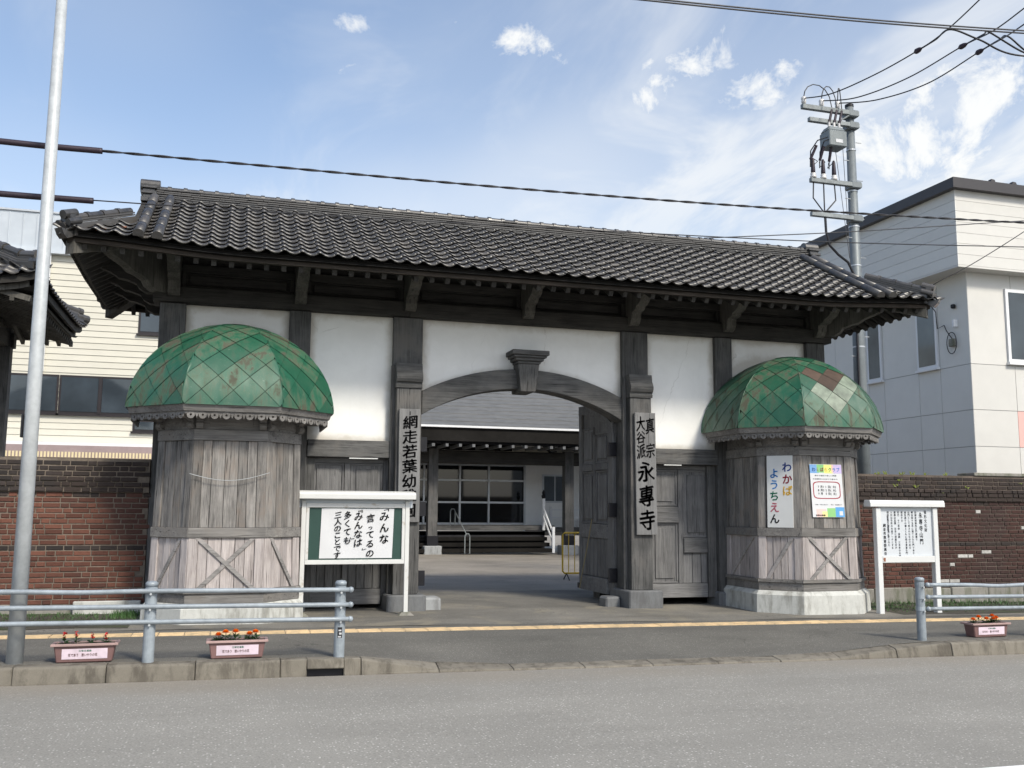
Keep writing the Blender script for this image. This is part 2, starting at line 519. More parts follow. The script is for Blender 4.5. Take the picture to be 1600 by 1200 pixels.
def tag(o, label, cat, group=None):
    o['label'] = label
    o['category'] = cat
    if group: o['group'] = group
    return o


def struct(o): o['kind'] = 'structure'; return o


def attach(o, parent):
    if parent is None: return o
    o.parent = parent
    if parent.name in BASE:
        o.matrix_parent_inverse = Matrix.Translation(-BASE[parent.name])
    return o


class MB:
    def __init__(s): s.v = []; s.f = []

    def add(s, vs, fs):
        n = len(s.v)
        s.v += [tuple(x) for x in vs]
        s.f += [tuple(i + n for i in f) for f in fs]
        return s

    def box(s, x0, x1, y0, y1, z0, z1):
        return s.add([(x0, y0, z0), (x1, y0, z0), (x1, y1, z0), (x0, y1, z0), (x0, y0, z1), (x1, y0, z1), (x1, y1, z1), (x0, y1, z1)],
                     [(0, 3, 2, 1), (4, 5, 6, 7), (0, 1, 5, 4), (1, 2, 6, 5), (2, 3, 7, 6), (3, 0, 4, 7)])

    def hexa(s, p):   # 8 corners, same order as box
        return s.add(p, [(0, 3, 2, 1), (4, 5, 6, 7), (0, 1, 5, 4), (1, 2, 6, 5), (2, 3, 7, 6), (3, 0, 4, 7)])

    def prism(s, poly, fn):
        """poly: list of 2-D points; fn(a, b, side) -> 3-D point for side 0/1"""
        n = len(poly)
        vs = [fn(a, b2, 0) for a, b2 in poly] + [fn(a, b2, 1) for a, b2 in poly]
        fs = [tuple(range(n))[::-1], tuple(range(n, 2 * n))]
        fs += [(i, (i + 1) % n, n + (i + 1) % n, n + i) for i in range(n)]
        return s.add(vs, fs)

    def tube(s, pts, r, seg=8, cap=True):
        pts = [Vector(p) for p in pts]
        rs = r if isinstance(r, (list, tuple)) else [r] * len(pts)
        rings = []
        prev = None
        for i, p in enumerate(pts):
            d = (pts[min(i + 1, len(pts) - 1)] - pts[max(i - 1, 0)]).normalized()
            if prev is None:
                a = d.orthogonal().normalized()
            else:
                a = (prev - d * prev.dot(d)).normalized()
            prev = a
            c = d.cross(a)
            rings.append([p + (a * math.cos(t) + c * math.sin(t)) * rs[i] for t in [2 * math.pi * k / seg for k in range(seg)]])
        vs = [q for ring in rings for q in ring]
        fs = []
        for i in range(len(pts) - 1):
            for k in range(seg):
                k2 = (k + 1) % seg
                fs.append((i * seg + k, i * seg + k2, (i + 1) * seg + k2, (i + 1) * seg + k))
        if cap:
            fs.append(tuple(range(seg))[::-1])
            fs.append(tuple(range((len(pts) - 1) * seg, len(pts) * seg)))
        return s.add(vs, fs)

    def lathe(s, prof, c=(0, 0, 0), seg=16):
        vs = [];
        for r, z in prof:
            for k in range(seg):
                t = 2 * math.pi * k / seg
                vs.append((c[0] + r * math.cos(t), c[1] + r * math.sin(t), c[2] + z))
        fs = []
        for i in range(len(prof) - 1):
            for k in range(seg):
                k2 = (k + 1) % seg
                fs.append((i * seg + k, i * seg + k2, (i + 1) * seg + k2, (i + 1) * seg + k))
        fs.append(tuple(range(seg))[::-1])
        fs.append(tuple(range((len(prof) - 1) * seg, len(prof) * seg)))
        return s.add(vs, fs)

    def grid(s, fn, nu, nv):
        vs = [fn(i / nu, j / nv) for j in range(nv + 1) for i in range(nu + 1)]
        fs = [(j * (nu + 1) + i, j * (nu + 1) + i + 1, (j + 1) * (nu + 1) + i + 1, (j + 1) * (nu + 1) + i) for j in range(nv) for i in range(nu)]
        return s.add(vs, fs)

    def mesh(s, name):
        me = bpy.data.meshes.new(name)
        me.from_pydata(s.v, [], s.f)
        me.update()
        return me

    def build(s, name, mat, parent=None, bevel=0, smooth=False, fix=False):
        me = s.mesh(name)
        if fix:
            bm = bmesh.new(); bm.from_mesh(me)
            bmesh.ops.recalc_face_normals(bm, faces=bm.faces)
            bm.to_mesh(me); bm.free()
        me.materials.append(M[mat] if isinstance(mat, str) else mat)
        if smooth:
            for p in me.polygons: p.use_smooth = True
        o = bpy.data.objects.new(name, me)
        link(o)
        attach(o, parent)
        if bevel:
            md = o.modifiers.new('b', 'BEVEL')
            md.width = bevel
            md.segments = 1
            md.limit_method = 'ANGLE'
        return o


def piece(name, me, mat, parent, mw):
    """one piece that shares mesh data; mw = world matrix (parents stand unrotated)"""
    if not me.materials: me.materials.append(M[mat])
    o = bpy.data.objects.new(name, me)
    link(o)
    o.matrix_basis = mw
    attach(o, parent)
    return o


def T(x, y, z): return Matrix.Translation((x, y, z))


def g(x):   # the street falls very slightly to the right
    return -.01 * max(-16, min(16, x))


_glyph = {}


def glyph(ch):
    if ch not in _glyph:
        cu = bpy.data.curves.new('glyph', 'FONT')
        cu.body = ch
        cu.size = 1
        cu.resolution_u = 2
        res = {}
        o = bpy.data.objects.new('glyph', cu)
        link(o)
        for off in (0.0,):
            cu.offset = off
            bpy.context.view_layer.update()
            dg = bpy.context.evaluated_depsgraph_get()
            me = bpy.data.meshes.new_from_object(o.evaluated_get(dg))
            res[off] = ([(v.co.x - .5, v.co.y - .38) for v in me.vertices], [tuple(p.vertices) for p in me.polygons])
            bpy.data.meshes.remove(me)
        bpy.data.objects.remove(o)
        bpy.data.curves.remove(cu)
        _glyph[ch] = res
    return _glyph[ch]


def write(mb, ch, fn, cx, cy, sx, sy, bold=.022, slant=0.0, wob=0.0, seed=0, nib=False):
    """add a character lying in the local (u,v) plane; fn(u,v)->3-D. The outline is swept along a nib (or a ring) for weight"""
    vs, fs = glyph(ch)[0.0]
    rr = random.Random(seed * 77 + ord(ch))
    ph = [rr.uniform(0, 6.28) for _ in range(4)]
    if nib: sh = [(t * bold * 1.0, -t * bold * .75) for t in (-1, -.5, 0, .5, 1)]
    else: sh = [(bold * math.cos(t) * .6, bold * math.sin(t) * .6) for t in (0, 1.57, 3.14, 4.71)]
    for ox, oy in sh:
        out = []
        for x, y in vs:
            x, y = x + ox, y + oy
            xx = x + wob * (math.sin(5 * y + ph[0]) + .5 * math.sin(13 * x + ph[1]))
            yy = y + slant * x + wob * (math.sin(6 * x + ph[2]) + .5 * math.sin(12 * y + ph[3]))
            out.append(fn(cx + xx * sx, cy + yy * sy))
        mb.add(out, fs)


# outlines of every character used on the signs, taken once while the scene is still small
ALLCH = '()0123456789あいうえおかくけこさしすただちってでとなにのはばぼまみもやよらりるれわをんアクチブラー一三二五人付会余保児入刑前動務化十午友口右和員四園土在地報塀塔多大委子存宗寺専專就屋山左市年幼広建弓形思所教文日旧明昭時月有木未根桁梁楽構正残永治派火煉現瓦申真移稚米網育至花若葉葺行親言谷財貴走込造遊運遺重門間集﹁﹂﹃'
for _c in ALLCH: glyph(_c)

# ================================================================== THE GROUND
def sm(t): t = max(0.0, min(1.0, t)); return t * t * (3 - 2 * t)


XS = [-400, -60, -16] + [x * .5 for x in range(-30, 31)] + [16, 60, 400]


def sheet(name, mat, ys, zf, xs=XS):
    mb = MB()
    nx = len(xs)
    vs = [(x, y, zf(x, y)) for y in ys for x in xs]
    fs = [(j * nx + i, j * nx + i + 1, (j + 1) * nx + i + 1, (j + 1) * nx + i) for j in range(len(ys) - 1) for i in range(nx - 1)]
    mb.add(vs, fs)
    return struct(mb.build(name, mat, smooth=True))


def kerb_h(x):   # kerb top relative to the street plane; dropped in front of the gate
    pts = [(-99, 0), (-3.3, 0), (-2.47, -.085), (-1.66, -.125), (1.66, -.125), (2.49, -.10), (3.32, -.03), (3.75, 0), (99, 0)]
    for (a, za), (c, zc) in zip(pts, pts[1:]):
        if a <= x <= c: return za + (zc - za) * (x - a) / (c - a)
    return 0


sheet('ground', 'soil', [-300, -60, -20, 0, 40, 120, 600], lambda x, y: g(x) - .32)
sheet('road', 'road', [-30, -20, -14, -11, -9, -7, -6, -5.2, -4.86], lambda x, y: g(x) - .17)
sheet('pavement', 'walk', [-4.70, -4.4, -4.1, -3.8, -3.5, -3.2, -2.9, -2.5, -2.05], lambda x, y: g(x) + (kerb_h(x) - .004) * sm((-3.1 - y) / 1.6))
sheet('gate_apron', 'apron', [-2.12, -1.5, -1, -.4, 0, .6, 1.6, 2.6, 3.3], lambda x, y: g(x) + .004 + .004 * math.sin(x * 2.1 + y * 3), [x * .5 for x in range(-32, 33)])
sheet('courtyard', 'court_far', [3.25, 5, 8, 12, 20, 60], lambda x, y: g(x) - .005, [-60, -30, -16, -8, 0, 8, 16, 30, 60])
# white edge line on the near side of the road
mb = MB()
mb.add([(-30, -9.62, g(-30) - .166), (-16, -9.62, g(-16) - .166), (16, -9.62, g(16) - .166), (30, -9.62, g(30) - .166), (30, -9.48, g(30) - .166), (16, -9.48, g(16) - .166), (-16, -9.48, g(-16) - .166), (-30, -9.48, g(-30) - .166)],
       [(0, 1, 6, 7), (1, 2, 5, 6), (2, 3, 4, 5)])
struct(mb.build('road_marking', 'line_white'))

# kerb of separate stones, dropped at the driveway
kb = MB()
kb.add([(-30, -4.84, g(-30) - .2), (30, -4.84, g(30) - .2), (30, -4.70, g(30) - .2), (-30, -4.70, g(-30) - .2)], [(0, 1, 2, 3)])
kerb = struct(kb.build('kerb', 'kerb'))
edges = [-3.3 + .83 * k for k in range(-11, 21)]
for i, (x0, x1) in enumerate(zip(edges, edges[1:])):
    a, c = x0 + .003, x1 - .003
    dy = random.uniform(-.008, .008)
    pr = []
    for x in (a, c):
        h = kerb_h(x)
        zt = g(x) + h + random.uniform(-.004, .004)
        zb = g(x) - .3
        kd = min(1, -h / .125)          # dropped stones are laid as a ramp, their lip nearly flush with the road
        zf = (zt - .022) * (1 - kd) + (g(x) - .150) * kd
        pr.append([(x, -4.87 + dy - .03 * kd, zb), (x, -4.862 + dy - .03 * kd, g(x) - .158), (x, -4.835 + dy - .045 * kd, zf), (x, -4.815 + dy - .03 * kd, zf + .019 * (1 - kd) + .006 * kd), (x, -4.675 + dy, zt), (x, -4.675 + dy, zb)])
    n = 6
    fs = [(k, (k + 1) % n, n + (k + 1) % n, n + k) for k in range(n)] + [tuple(range(n))[::-1], tuple(range(n, 2 * n))]
    if i == 10:   # the stone with the gully mouth: two cheeks, a lid and a black block standing in for the hollow's shade
        for (u0, u1, top) in ((a, -3.86, 0), (-3.48, c, 0), (-3.86, -3.48, 1)):
            kk = MB()
            zt = [g(u) for u in (u0, u1)]
            zlo = [(-.098 if top else -.3)] * 2
            kk.hexa([(u0, -4.862, zt[0] + zlo[0]), (u1, -4.862, zt[1] + zlo[1]), (u1, -4.675, zt[1] + zlo[1]), (u0, -4.675, zt[0] + zlo[0]),
                     (u0, -4.825, zt[0]), (u1, -4.825, zt[1]), (u1, -4.675, zt[1]), (u0, -4.675, zt[0])])
            kk.build('kerb_stone', 'kerb', kerb, bevel=.01)
        kk = MB(); kk.box(-3.86, -3.48, -4.80, -4.70, g(-3.6) - .3, g(-3.6) - .098)
        kk.build('gully_shade_block', 'black_metal', kerb)
        continue
    kk = MB(); kk.add(pr[0] + pr[1], fs)
    kk.build('kerb_stone', 'kerb', kerb, bevel=.006, fix=True)

# tactile guide blocks
tb = MB()
tb.box(-12, 14, -2.71, -2.43, -.3, -.2)
strip = struct(tb.build('tactile_strip', 'tactile'))
tm = MB(); tm.box(-.146, .146, -.145, .145, -.03, .0)
for k in range(4): tm.box(-.135, .135, -.115 + .062 * k, -.080 + .062 * k, -.001, .005)
tme = tm.mesh('tactile_block')
for k in range(-27, 45):
    x = k * .30 + .1
    piece('tactile_block', tme, 'tactile', strip, T(x, -2.57 + .004 * math.sin(k * 1.7), g(x) + .009 + random.uniform(-.002, .002)) @ Matrix.Rotation(random.uniform(-.008, .008), 4, 'Z'))

# ================================================================== THE GATE
gate = thing('temple_gate', 'weathered timber gateway with white plaster panels, arched opening and black tiled roof', 'gate', (0, 0, 0))


def gbox(name, mat, x0, x1, y0, y1, z0, z1, parent=gate, bev=.008):
    return MB().box(x0, x1, y0, y1, z0, z1).build(name, mat, parent, bevel=bev)


ROOF_Y, EAVE_Y, EAVE_Z, SL = .85, -1.60, 5.15, 1.40 / 2.45
for s in (-1, 1):
    for (a, c) in ((5.44, 5.82), (3.56, 3.89)):
        x0, x1 = sorted((s * a, s * c))
        gbox('post', 'post_z', x0, x1, 0, .36, .20, 4.68)
        st = gbox('post_base', 'granite', x0 - .05, x1 + .05, -.08, .42, -.2, .20, bev=.03)
    x0, x1 = sorted((s * 1.76, s * 2.24))
    mp = gbox('post', 'post_z', x0, x1, 0, .46, .27, 4.68)
    # pilaster with a scroll capital
    xa, xb = sorted((s * 1.81, s * 2.20))
    pil = gbox('pilaster', 'post_z', xa, xb, -.20, -.002, .27, 3.50)
    cap = [(0, 3.90), (-.20, 3.90), (-.215, 3.84), (-.22, 3.78), (-.25, 3.74), (-.275, 3.69), (-.275, 3.645), (-.25, 3.60), (-.215, 3.585), (-.215, 3.56), (-.235, 3.55), (-.22, 3.503), (0, 3.503)]
    MB().prism(cap, lambda a, b2, q: (xa - .015 if q == 0 else xb + .015, a - .002, b2)).build('capital', 'post_x', gate, fix=True)
    # backing board
    gbox('backing_board', 'post_z', min(xa, xb) - .07 if s < 0 else xa - .07, xb + .0 if s < 0 else xa - .002, -.05, -.003, .27, 3.88)
    b0, b1 = sorted((s * 1.70, s * 2.31))
    gbox('base_stone', 'granite', b0, b1, -.36, .50, -.2, .27, bev=.02)
gbox('base_block', 'pale_stone', -1.695, -1.42, -.18, .25, -.2, .21, bev=.03)
gbox('base_block', 'granite', 1.42, 1.695, -.02, .30, -.2, .15, bev=.03)

# beams
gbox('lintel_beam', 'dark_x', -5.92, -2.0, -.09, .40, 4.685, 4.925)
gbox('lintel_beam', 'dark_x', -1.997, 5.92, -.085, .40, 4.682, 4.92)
for s in (-1, 1):
    x0, x1 = sorted((s * 2.245, s * 3.555))
    gbox('side_lintel', 'post_x', x0, x1, -.02, .34, 2.385, 2.655)
gbox('light_strip', 'white_clean', -2.9, -2.45, -.015, .02, 2.365, 2.381, bev=0)
gbox('light_strip', 'white_clean', 2.52, 2.85, -.015, .02, 2.365, 2.381, bev=0)
# frieze above the lintel with recessed panels
BX = [-5.62, -3.74, -2.0, .0, 1.92, 3.76, 5.62]
for a, c in zip(BX, BX[1:]):
    x0, x1 = a + .09, c - .09
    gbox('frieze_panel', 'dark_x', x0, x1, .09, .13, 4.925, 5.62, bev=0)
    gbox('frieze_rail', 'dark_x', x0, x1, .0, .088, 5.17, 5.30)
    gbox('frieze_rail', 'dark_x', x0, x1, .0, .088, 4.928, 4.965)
    gbox('frieze_stile', 'dark_z', x0, x0 + .07, .003, .088, 4.967, 5.168)
    gbox('frieze_stile', 'dark_z', x1 - .07, x1, .003, .088, 4.967, 5.168)
    gbox('frieze_board', 'dark_x', x0 + .12, x1 - .12, .05, .088, 5.0, 5.135)
brk = [(.10, 4.77), (-.14, 4.765), (-.20, 4.80), (-.245, 4.87), (-.25, 4.935), (-.27, 4.975), (-.34, 4.985), (-.40, 5.0), (-.44, 5.05), (-.52, 5.065), (-.60, 5.10), (-.66, 5.17), (-.84, 5.19), (-.98, 5.205), (-.98, 5.30), (.10, 5.50)]
for x in BX:
    MB().prism(brk, lambda a, b2, q: (x - .088 if q == 0 else x + .088, a, b2)).build('eave_bracket', 'bracket', gate, fix=True)
brs = [(0, 4.80), (.22, 4.80), (.33, 4.86), (.37, 4.93), (.50, 4.98), (.62, 5.0), (.72, 5.07), (.95, 5.16), (1.02, 5.20), (1.02, 5.30), (0, 5.45)]
for s in (-1, 1):
    for y in (.0, .85, 1.7):
        MB().prism(brs, lambda a, b2, q: (s * (5.80 + a), y - .085 if q == 0 else y + .085, b2)).build('eave_bracket', 'dark_x', gate, fix=True)
    MB().prism([(a * 1.05, b2) for a, b2 in brs], lambda a, b2, q: (s * (5.75 + a * .72) + (q - .5) * .12 * s, -.02 - a * .72 + (q - .5) * .12, b2)).build('eave_bracket', 'bracket', gate, fix=True)
gbox('purlin', 'dark_x', -6.9, 6.9, -.99, -.86, 5.305, 5.42)
gbox('purlin', 'dark_x', -6.9, 6.9, 2.56, 2.69, 5.305, 5.42)
for s in (-1, 1):
    gbox('purlin', 'dark_y', s * 6.70 - .06, s * 6.70 + .06, -.85, 2.55, 5.31, 5.41)
# rear posts and rear wall carry the back of the roof
for s in (-1, 1):
    for a in (2.05, 5.63):
        gbox('post', 'post_z', s * a - .17, s * a + .17, 1.42, 1.74, -.1, 4.68)
    x0, x1 = sorted((s * 2.22, s * 5.46))
    gbox('wall', 'plaster', x0, x1, 1.5, 1.6, -.1, 4.68, bev=0)
    x0, x1 = sorted((s * 5.50, s * 5.62))
    gbox('wall', 'plaster', x0, x1, .37, 1.41, 2.6, 4.68, bev=0)
    gbox('wall', 'post_z', x0, x1, .37, 1.41, -.1, 2.595, bev=0)
    gbox('frieze_board', 'dark_y', x0, x1, .2, 1.7, 4.94, 5.65, bev=0)
    gbox('beam', 'dark_y', s * 5.66 - .17, s * 5.66 + .17, .41, 1.39, 4.685, 4.92)
gbox('beam', 'dark_x', -5.92, 5.92, 1.4, 1.78, 4.685, 4.92)
gbox('passage_ceiling', 'dark_x', -5.45, 5.45, .42, 1.39, 4.60, 4.66, bev=0)
gbox('frieze_board', 'dark_x', -5.8, 5.8, 1.55, 1.65, 4.925, 5.62, bev=0)


# plaster panels (grid with an edge attribute for grime gathered along the timbers)
def plaster(name, x0, x1, z0, z1, lower=None, y=.10, dome=None):
    nx, nz = max(6, int((x1 - x0) / .08)), max(6, int((z1 - z0) / .08))
    mb = MB()
    ed = []
    for j in range(nz + 1):
        for i in range(nx + 1):
            x = x0 + (x1 - x0) * i / nx
            zb = z0 if lower is None else lower(x)
            z = zb + (z1 - zb) * j / nz
            mb.v.append((x, y + .004 * math.sin(3 * x + 1) * math.sin(2.3 * z), z))
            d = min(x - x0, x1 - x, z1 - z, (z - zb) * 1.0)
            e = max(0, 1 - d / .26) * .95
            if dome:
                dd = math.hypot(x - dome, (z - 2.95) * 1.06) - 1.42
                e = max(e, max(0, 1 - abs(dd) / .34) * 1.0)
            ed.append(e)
    mb.f = [(j * (nx + 1) + i, j * (nx + 1) + i + 1, (j + 1) * (nx + 1) + i + 1, (j + 1) * (nx + 1) + i) for j in range(nz) for i in range(nx)]
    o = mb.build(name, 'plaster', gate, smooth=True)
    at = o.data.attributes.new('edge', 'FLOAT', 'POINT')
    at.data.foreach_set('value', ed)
    gbox('plaster_backing', 'plaster', x0, x1, y + .03, y + .1, z1 - .9, z1, bev=0) if lower else gbox('plaster_backing', 'plaster', x0, x1, y + .03, y + .1, z0, z1, bev=0)
    return o


def arc(x, half, z_end, rise):
    r = (half * half + rise * rise) / (2 * rise)
    return z_end + rise - r + math.sqrt(max(0, r * r - x * x))


A_IN = lambda x: arc(x, 1.76, 3.10, .49)
A_OUT = lambda x: arc(x, 1.76, 3.49, .43)
for s in (-1, 1):
    x0, x1 = sorted((s * 2.24, s * 3.56))
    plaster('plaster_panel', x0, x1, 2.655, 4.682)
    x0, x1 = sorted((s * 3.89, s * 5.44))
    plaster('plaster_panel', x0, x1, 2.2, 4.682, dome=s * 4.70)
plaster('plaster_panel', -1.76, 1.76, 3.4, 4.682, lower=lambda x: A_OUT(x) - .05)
# timber arch in two halves, keystone
for x0, x1 in ((-1.758, -.004), (.004, 1.758)):
    n = 22
    xs = [x0 + (x1 - x0) * i / n for i in range(n + 1)]
    MB().prism([(x, A_IN(x)) for x in xs] + [(x, A_OUT(x)) for x in xs[::-1]], lambda a, b2, q: (a, -.01 if q == 0 else .36, b2)).build('arch_rib', 'post_x', gate, bevel=.008, fix=True)
key = MB().hexa([(-.13, -.15, 3.53), (.13, -.15, 3.53), (.13, .37, 3.53), (-.13, .37, 3.53), (-.185, -.19, 3.99), (.185, -.19, 3.99), (.185, .37, 3.99), (-.185, .37, 3.99)]).build('keystone', 'post_z', gate, bevel=.01)
for k, (hw, z0, z1, yy) in enumerate(((.20, 3.992, 4.035, -.21), (.245, 4.037, 4.085, -.25), (.285, 4.087, 4.125, -.285), (.32, 4.127, 4.205, -.32))):
    MB().box(-hw, hw, yy, .1, z0, z1).build('keystone_cap', 'post_x', key, bevel=.008)


# ------------------------------------------------------------------ doors
def leaf(parent, fn, parts, mats=('door_z', 'door_x')):
    """parts: (name, u0,u1, z0,z1, depth0, depth1, mat)"""
    for nm, u0, u1, z0, z1, d0, d1, mt in parts:
        P = [fn(u, d, z) for z in (z0, z1) for (u, d) in ((u0, d0), (u1, d0), (u1, d1), (u0, d1))]
        MB().hexa(P).build(nm, mt, parent, bevel=.006, fix=True)


def panel(out, u0, u1, z0, z1, d=.0):
    out.append(('panel', u0, u1, z0, z1, d + .030, d + .045, 'door_z'))
    t = .035
    out += [('moulding', u0, u1, z1 - t, z1, d + .012, d + .029, 'door_x'), ('moulding', u0, u1, z0, z0 + t, d + .012, d + .029, 'door_x'),
            ('moulding', u0, u0 + t, z0 + t + .002, z1 - t - .002, d + .012, d + .029, 'door_z'), ('moulding', u1 - t, u1, z0 + t + .002, z1 - t - .002, d + .012, d + .029, 'door_z'),
            ('panel_field', u0 + .085, u1 - .085, z0 + .085, z1 - .085, d + .010, d + .029, 'door_z')]


def side_door(sgn, layout):
    x0, x1 = sorted((sgn * 2.245, sgn * 3.555))
    dr = MB().box(x0, x1, .235, .25, .14, 2.384).build('side_door', 'door_z', gate)
    fn = lambda u, d, z: (u, .16 + d, z)
    ps = [('stile', x0, x0 + .085, .2, 2.384, 0, .05, 'door_z'), ('stile', x1 - .085, x1, .2, 2.384, 0, .05, 'door_z')]
    xm = (x0 + x1) / 2
    ps += [('stile', xm - .045, xm + .045, .34, 2.30, -.005, .05, 'door_z'), ('rail', x0 + .087, x1 - .087, 2.305, 2.382, 0, .05, 'door_x'), ('rail', x0 + .087, x1 - .087, .10, .335, -.012, .05, 'door_x')]
    for (a, c), kind in zip(((x0 + .09, xm - .05), (xm + .05, x1 - .09)), layout):
        if kind == 0:
            panel(ps, a, c, 1.66, 2.30)
            ps.append(('rail', a, c, 1.38, 1.655, -.03, .05, 'door_x'))
            panel(ps, a, c, .34, 1.375)
        elif kind == 1:
            panel(ps, a, c, 1.12, 2.30)
            ps.append(('rail', a, c, .86, 1.115, -.03, .05, 'door_x'))
            w = (c - a) / 3
            for k in range(3): ps.append(('plank', a + w * k + .004, a + w * (k + 1) - .004, .34, .855, .02, .045, 'door_z'))
        else:
            panel(ps, a, c, 1.58, 2.30)
            ps.append(('rail', a, c, 1.30, 1.575, -.03, .05, 'door_x'))
            w = (c - a) / 4
            for k in range(4): ps.append(('plank', a + w * k + .004, a + w * (k + 1) - .004, .34, 1.295, .02, .045, 'door_z'))
    leaf(dr, fn, ps)


side_door(1, (0, 1))
side_door(-1, (2, 2))
gbox('door_jamb', 'post_z', -3.56, -3.42, .10, .157, .1, 2.38)
gbox('door_jamb', 'post_z', 3.40, 3.56, .10, .157, .1, 2.38)


def main_door(sgn, ang):
    h = Vector((sgn * 1.70, .33, 0))
    d = Vector((-sgn * math.cos(ang), math.sin(ang), 0))
    nrm = Vector((-sgn * math.sin(ang), -math.cos(ang), 0)) * 1.0      # the face that looks at the street when shut
    fn = lambda u, dd, z: tuple(h + d * u - nrm * dd + Vector((0, 0, z)))
    Wd = 1.60
    top = lambda u: A_IN(1.70 - u) - .04
    n = 14
    poly = [(u, .17) for u in (0, Wd)] + [(Wd * (1 - i / n), top(Wd * (1 - i / n))) for i in range(n + 1)]
    dr = MB().prism(poly, lambda a, b2, q: fn(a, .040 if q == 0 else .065, b2)).build('main_door', 'door_z', gate, fix=True)
    ps = []
    cols = ((.22, .80), (.90, 1.46))
    zt = 3.02
    ps += [('stile', 0, .22, .20, top(.11) - .02, 0, .039, 'door_z'), ('stile', 1.46, Wd, .20, top(1.53) - .02, 0, .039, 'door_z'), ('stile', .80, .90, 1.36, 2.95, 0, .039, 'door_z')]
    ps += [('rail', .222, 1.458, .14, .40, -.03, .039, 'door_x'), ('rail', .222, 1.458, 1.09, 1.34, -.012, .039, 'door_x'), ('rail', .222, .798, 2.30, 2.42, -.012, .039, 'door_x'), ('rail', .902, 1.458, 2.30, 2.42, -.012, .039, 'door_x')]
    for a, c in cols:
        panel(ps, a + .002, c - .002, 1.345, 2.295)
        panel(ps, a + .002, c - .002, 2.425, 2.98 + (.12 if a > .5 else 0))
    k = 7
    for i in range(k):
        a = .225 + (1.23 / k) * i
        ps.append(('plank', a + .012, a + 1.23 / k - .012, .41, 1.085, .012, .039, 'door_z'))
    leaf(dr, fn, ps)
    # arched top rail
    pl = [(u, top(u) - .17 - .0 * u) for u in [Wd * i / n for i in range(n + 1)]] + [(u, top(u) - .012) for u in [Wd * (1 - i / n) for i in range(n + 1)]]
    MB().prism(pl, lambda a, b2, q: fn(a, -.003 if q == 0 else .039, b2)).build('rail', 'door_x', dr, fix=True)
    for z in (.36, 1.47, 2.52):
        P = [(sgn * 1.755, .02), (sgn * 1.66, .02)]
        MB().box(min(sgn * 1.755, sgn * 1.60), max(sgn * 1.755, sgn * 1.60), .28, .318, z, z + .24).build('hinge', 'black_metal', dr, bevel=.004)
        leaf(dr, fn, [('hinge', .0, .10, z, z + .24, -.016, -.002, 'black_metal')])
        leaf(dr, fn, [('hinge', -.006, -.001, z, z + .24, -.016, .07, 'black_metal')])
    leaf(dr, fn, [('foot_iron', Wd - .12, Wd + .004, .15, .25, -.036, .07, 'black_metal')])
    return dr


main_door(1, R(89))
main_door(-1, R(95))

# ------------------------------------------------------------------ roof
roof = gbox('roof', 'dark_x', -6.2, 6.2, .80, .90, 6.10, 6.42, bev=0)
GX, CX = 6.22, 7.02
lift = lambda x: .10 * sm((abs(x) - 4.6) / 2.4)
DIRY = 1


def surf(x, y):     # tile bed height on the front/back slope
    yy = abs(y - ROOF_Y)
    t = (2.45 - yy) / 2.45
    return EAVE_Z + (2.45 - yy) * SL - .02 * math.sin(math.pi * min(1, max(0, t))) + lift(x) * (1 - t)


def surf_end(x, y):  # tile bed on the hipped ends
    t = CX - abs(x)
    return EAVE_Z + t * SL + .10 * (1 - min(1, t / .8)) * (.55 + .45 * min(1, abs(y - ROOF_Y) / 2.45))


def deck(name, fn, nu, nv, mat='dark_x'):
    mb = MB()
    mb.grid(lambda u, v: fn(u, v, 0), nu, nv)
    n = len(mb.v)
    mb.grid(lambda u, v: fn(u, v, -.05), nu, nv)
    return mb.build(name, mat, roof)


for s in (1, -1):
    deck('roof_deck', lambda u, v, dz: (-GX + 2 * GX * u, ROOF_Y - s * (2.43 - 2.43 * v), surf(-GX + 2 * GX * u, ROOF_Y - s * (2.43 - 2.43 * v)) - .02 + dz), 24, 8)
    for e in (-1, 1):
        # triangle of the front slope beside the hip, and the hipped end
        def tri(u, v, dz, s=s, e=e):
            x = e * (GX + (CX - GX) * u)
            ymax = .80 * (1 - u)
            y = ROOF_Y - s * (2.43 - ymax * v)
            return (x, y, surf(x, y) - .02 + dz)
        deck('roof_deck', tri, 4, 4)
for e in (-1, 1):
    def endd(u, v, dz, e=e):
        x = e * (CX - (CX - GX) * v)
        half = 2.43 - .80 * v
        y = ROOF_Y - half + 2 * half * u
        return (x, y, surf_end(x, y) - .02 + dz)
    deck('roof_deck', endd, 12, 4)
    # gable board
    MB().prism([(ROOF_Y - 1.66, 5.58), (ROOF_Y + 1.66, 5.58), (ROOF_Y, 6.50)], lambda a, b2, q: (e * (6.10 + .06 * q), a, b2)).build('gable_board', 'dark_y', roof, fix=True)

TW, TL = .25, .225


def tile_mesh():
    prof = [(0.0, .046), (.028, .060), (.060, .050), (.105, .020), (.155, .007), (.205, .013), (.262, .046)]
    mb = MB()
    n = len(prof)
    th = .020
    for y, dz in ((-.016, .020), (TL + .02, -.002)):
        mb.v += [(x, y, z + dz) for x, z in prof]
    mb.v += [(x, .014, z + .020 - th) for x, z in prof]
    mb.f += [(i, i + 1, n + i + 1, n + i) for i in range(n - 1)]
    mb.f += [(2 * n + i, 2 * n + i + 1, i + 1, i) for i in range(n - 1)]
    mb.f += [(0, n, 2 * n), (n - 1, 3 * n - 1, 2 * n - 1)]
    me = mb.mesh('roof_tile')
    for k, p in enumerate(me.polygons): p.use_smooth = k < n - 1
    me.materials.append(M['tile'])
    return me


TILE = tile_mesh()
tiles = []     # (matrix, distance)
rr = random.Random(4)


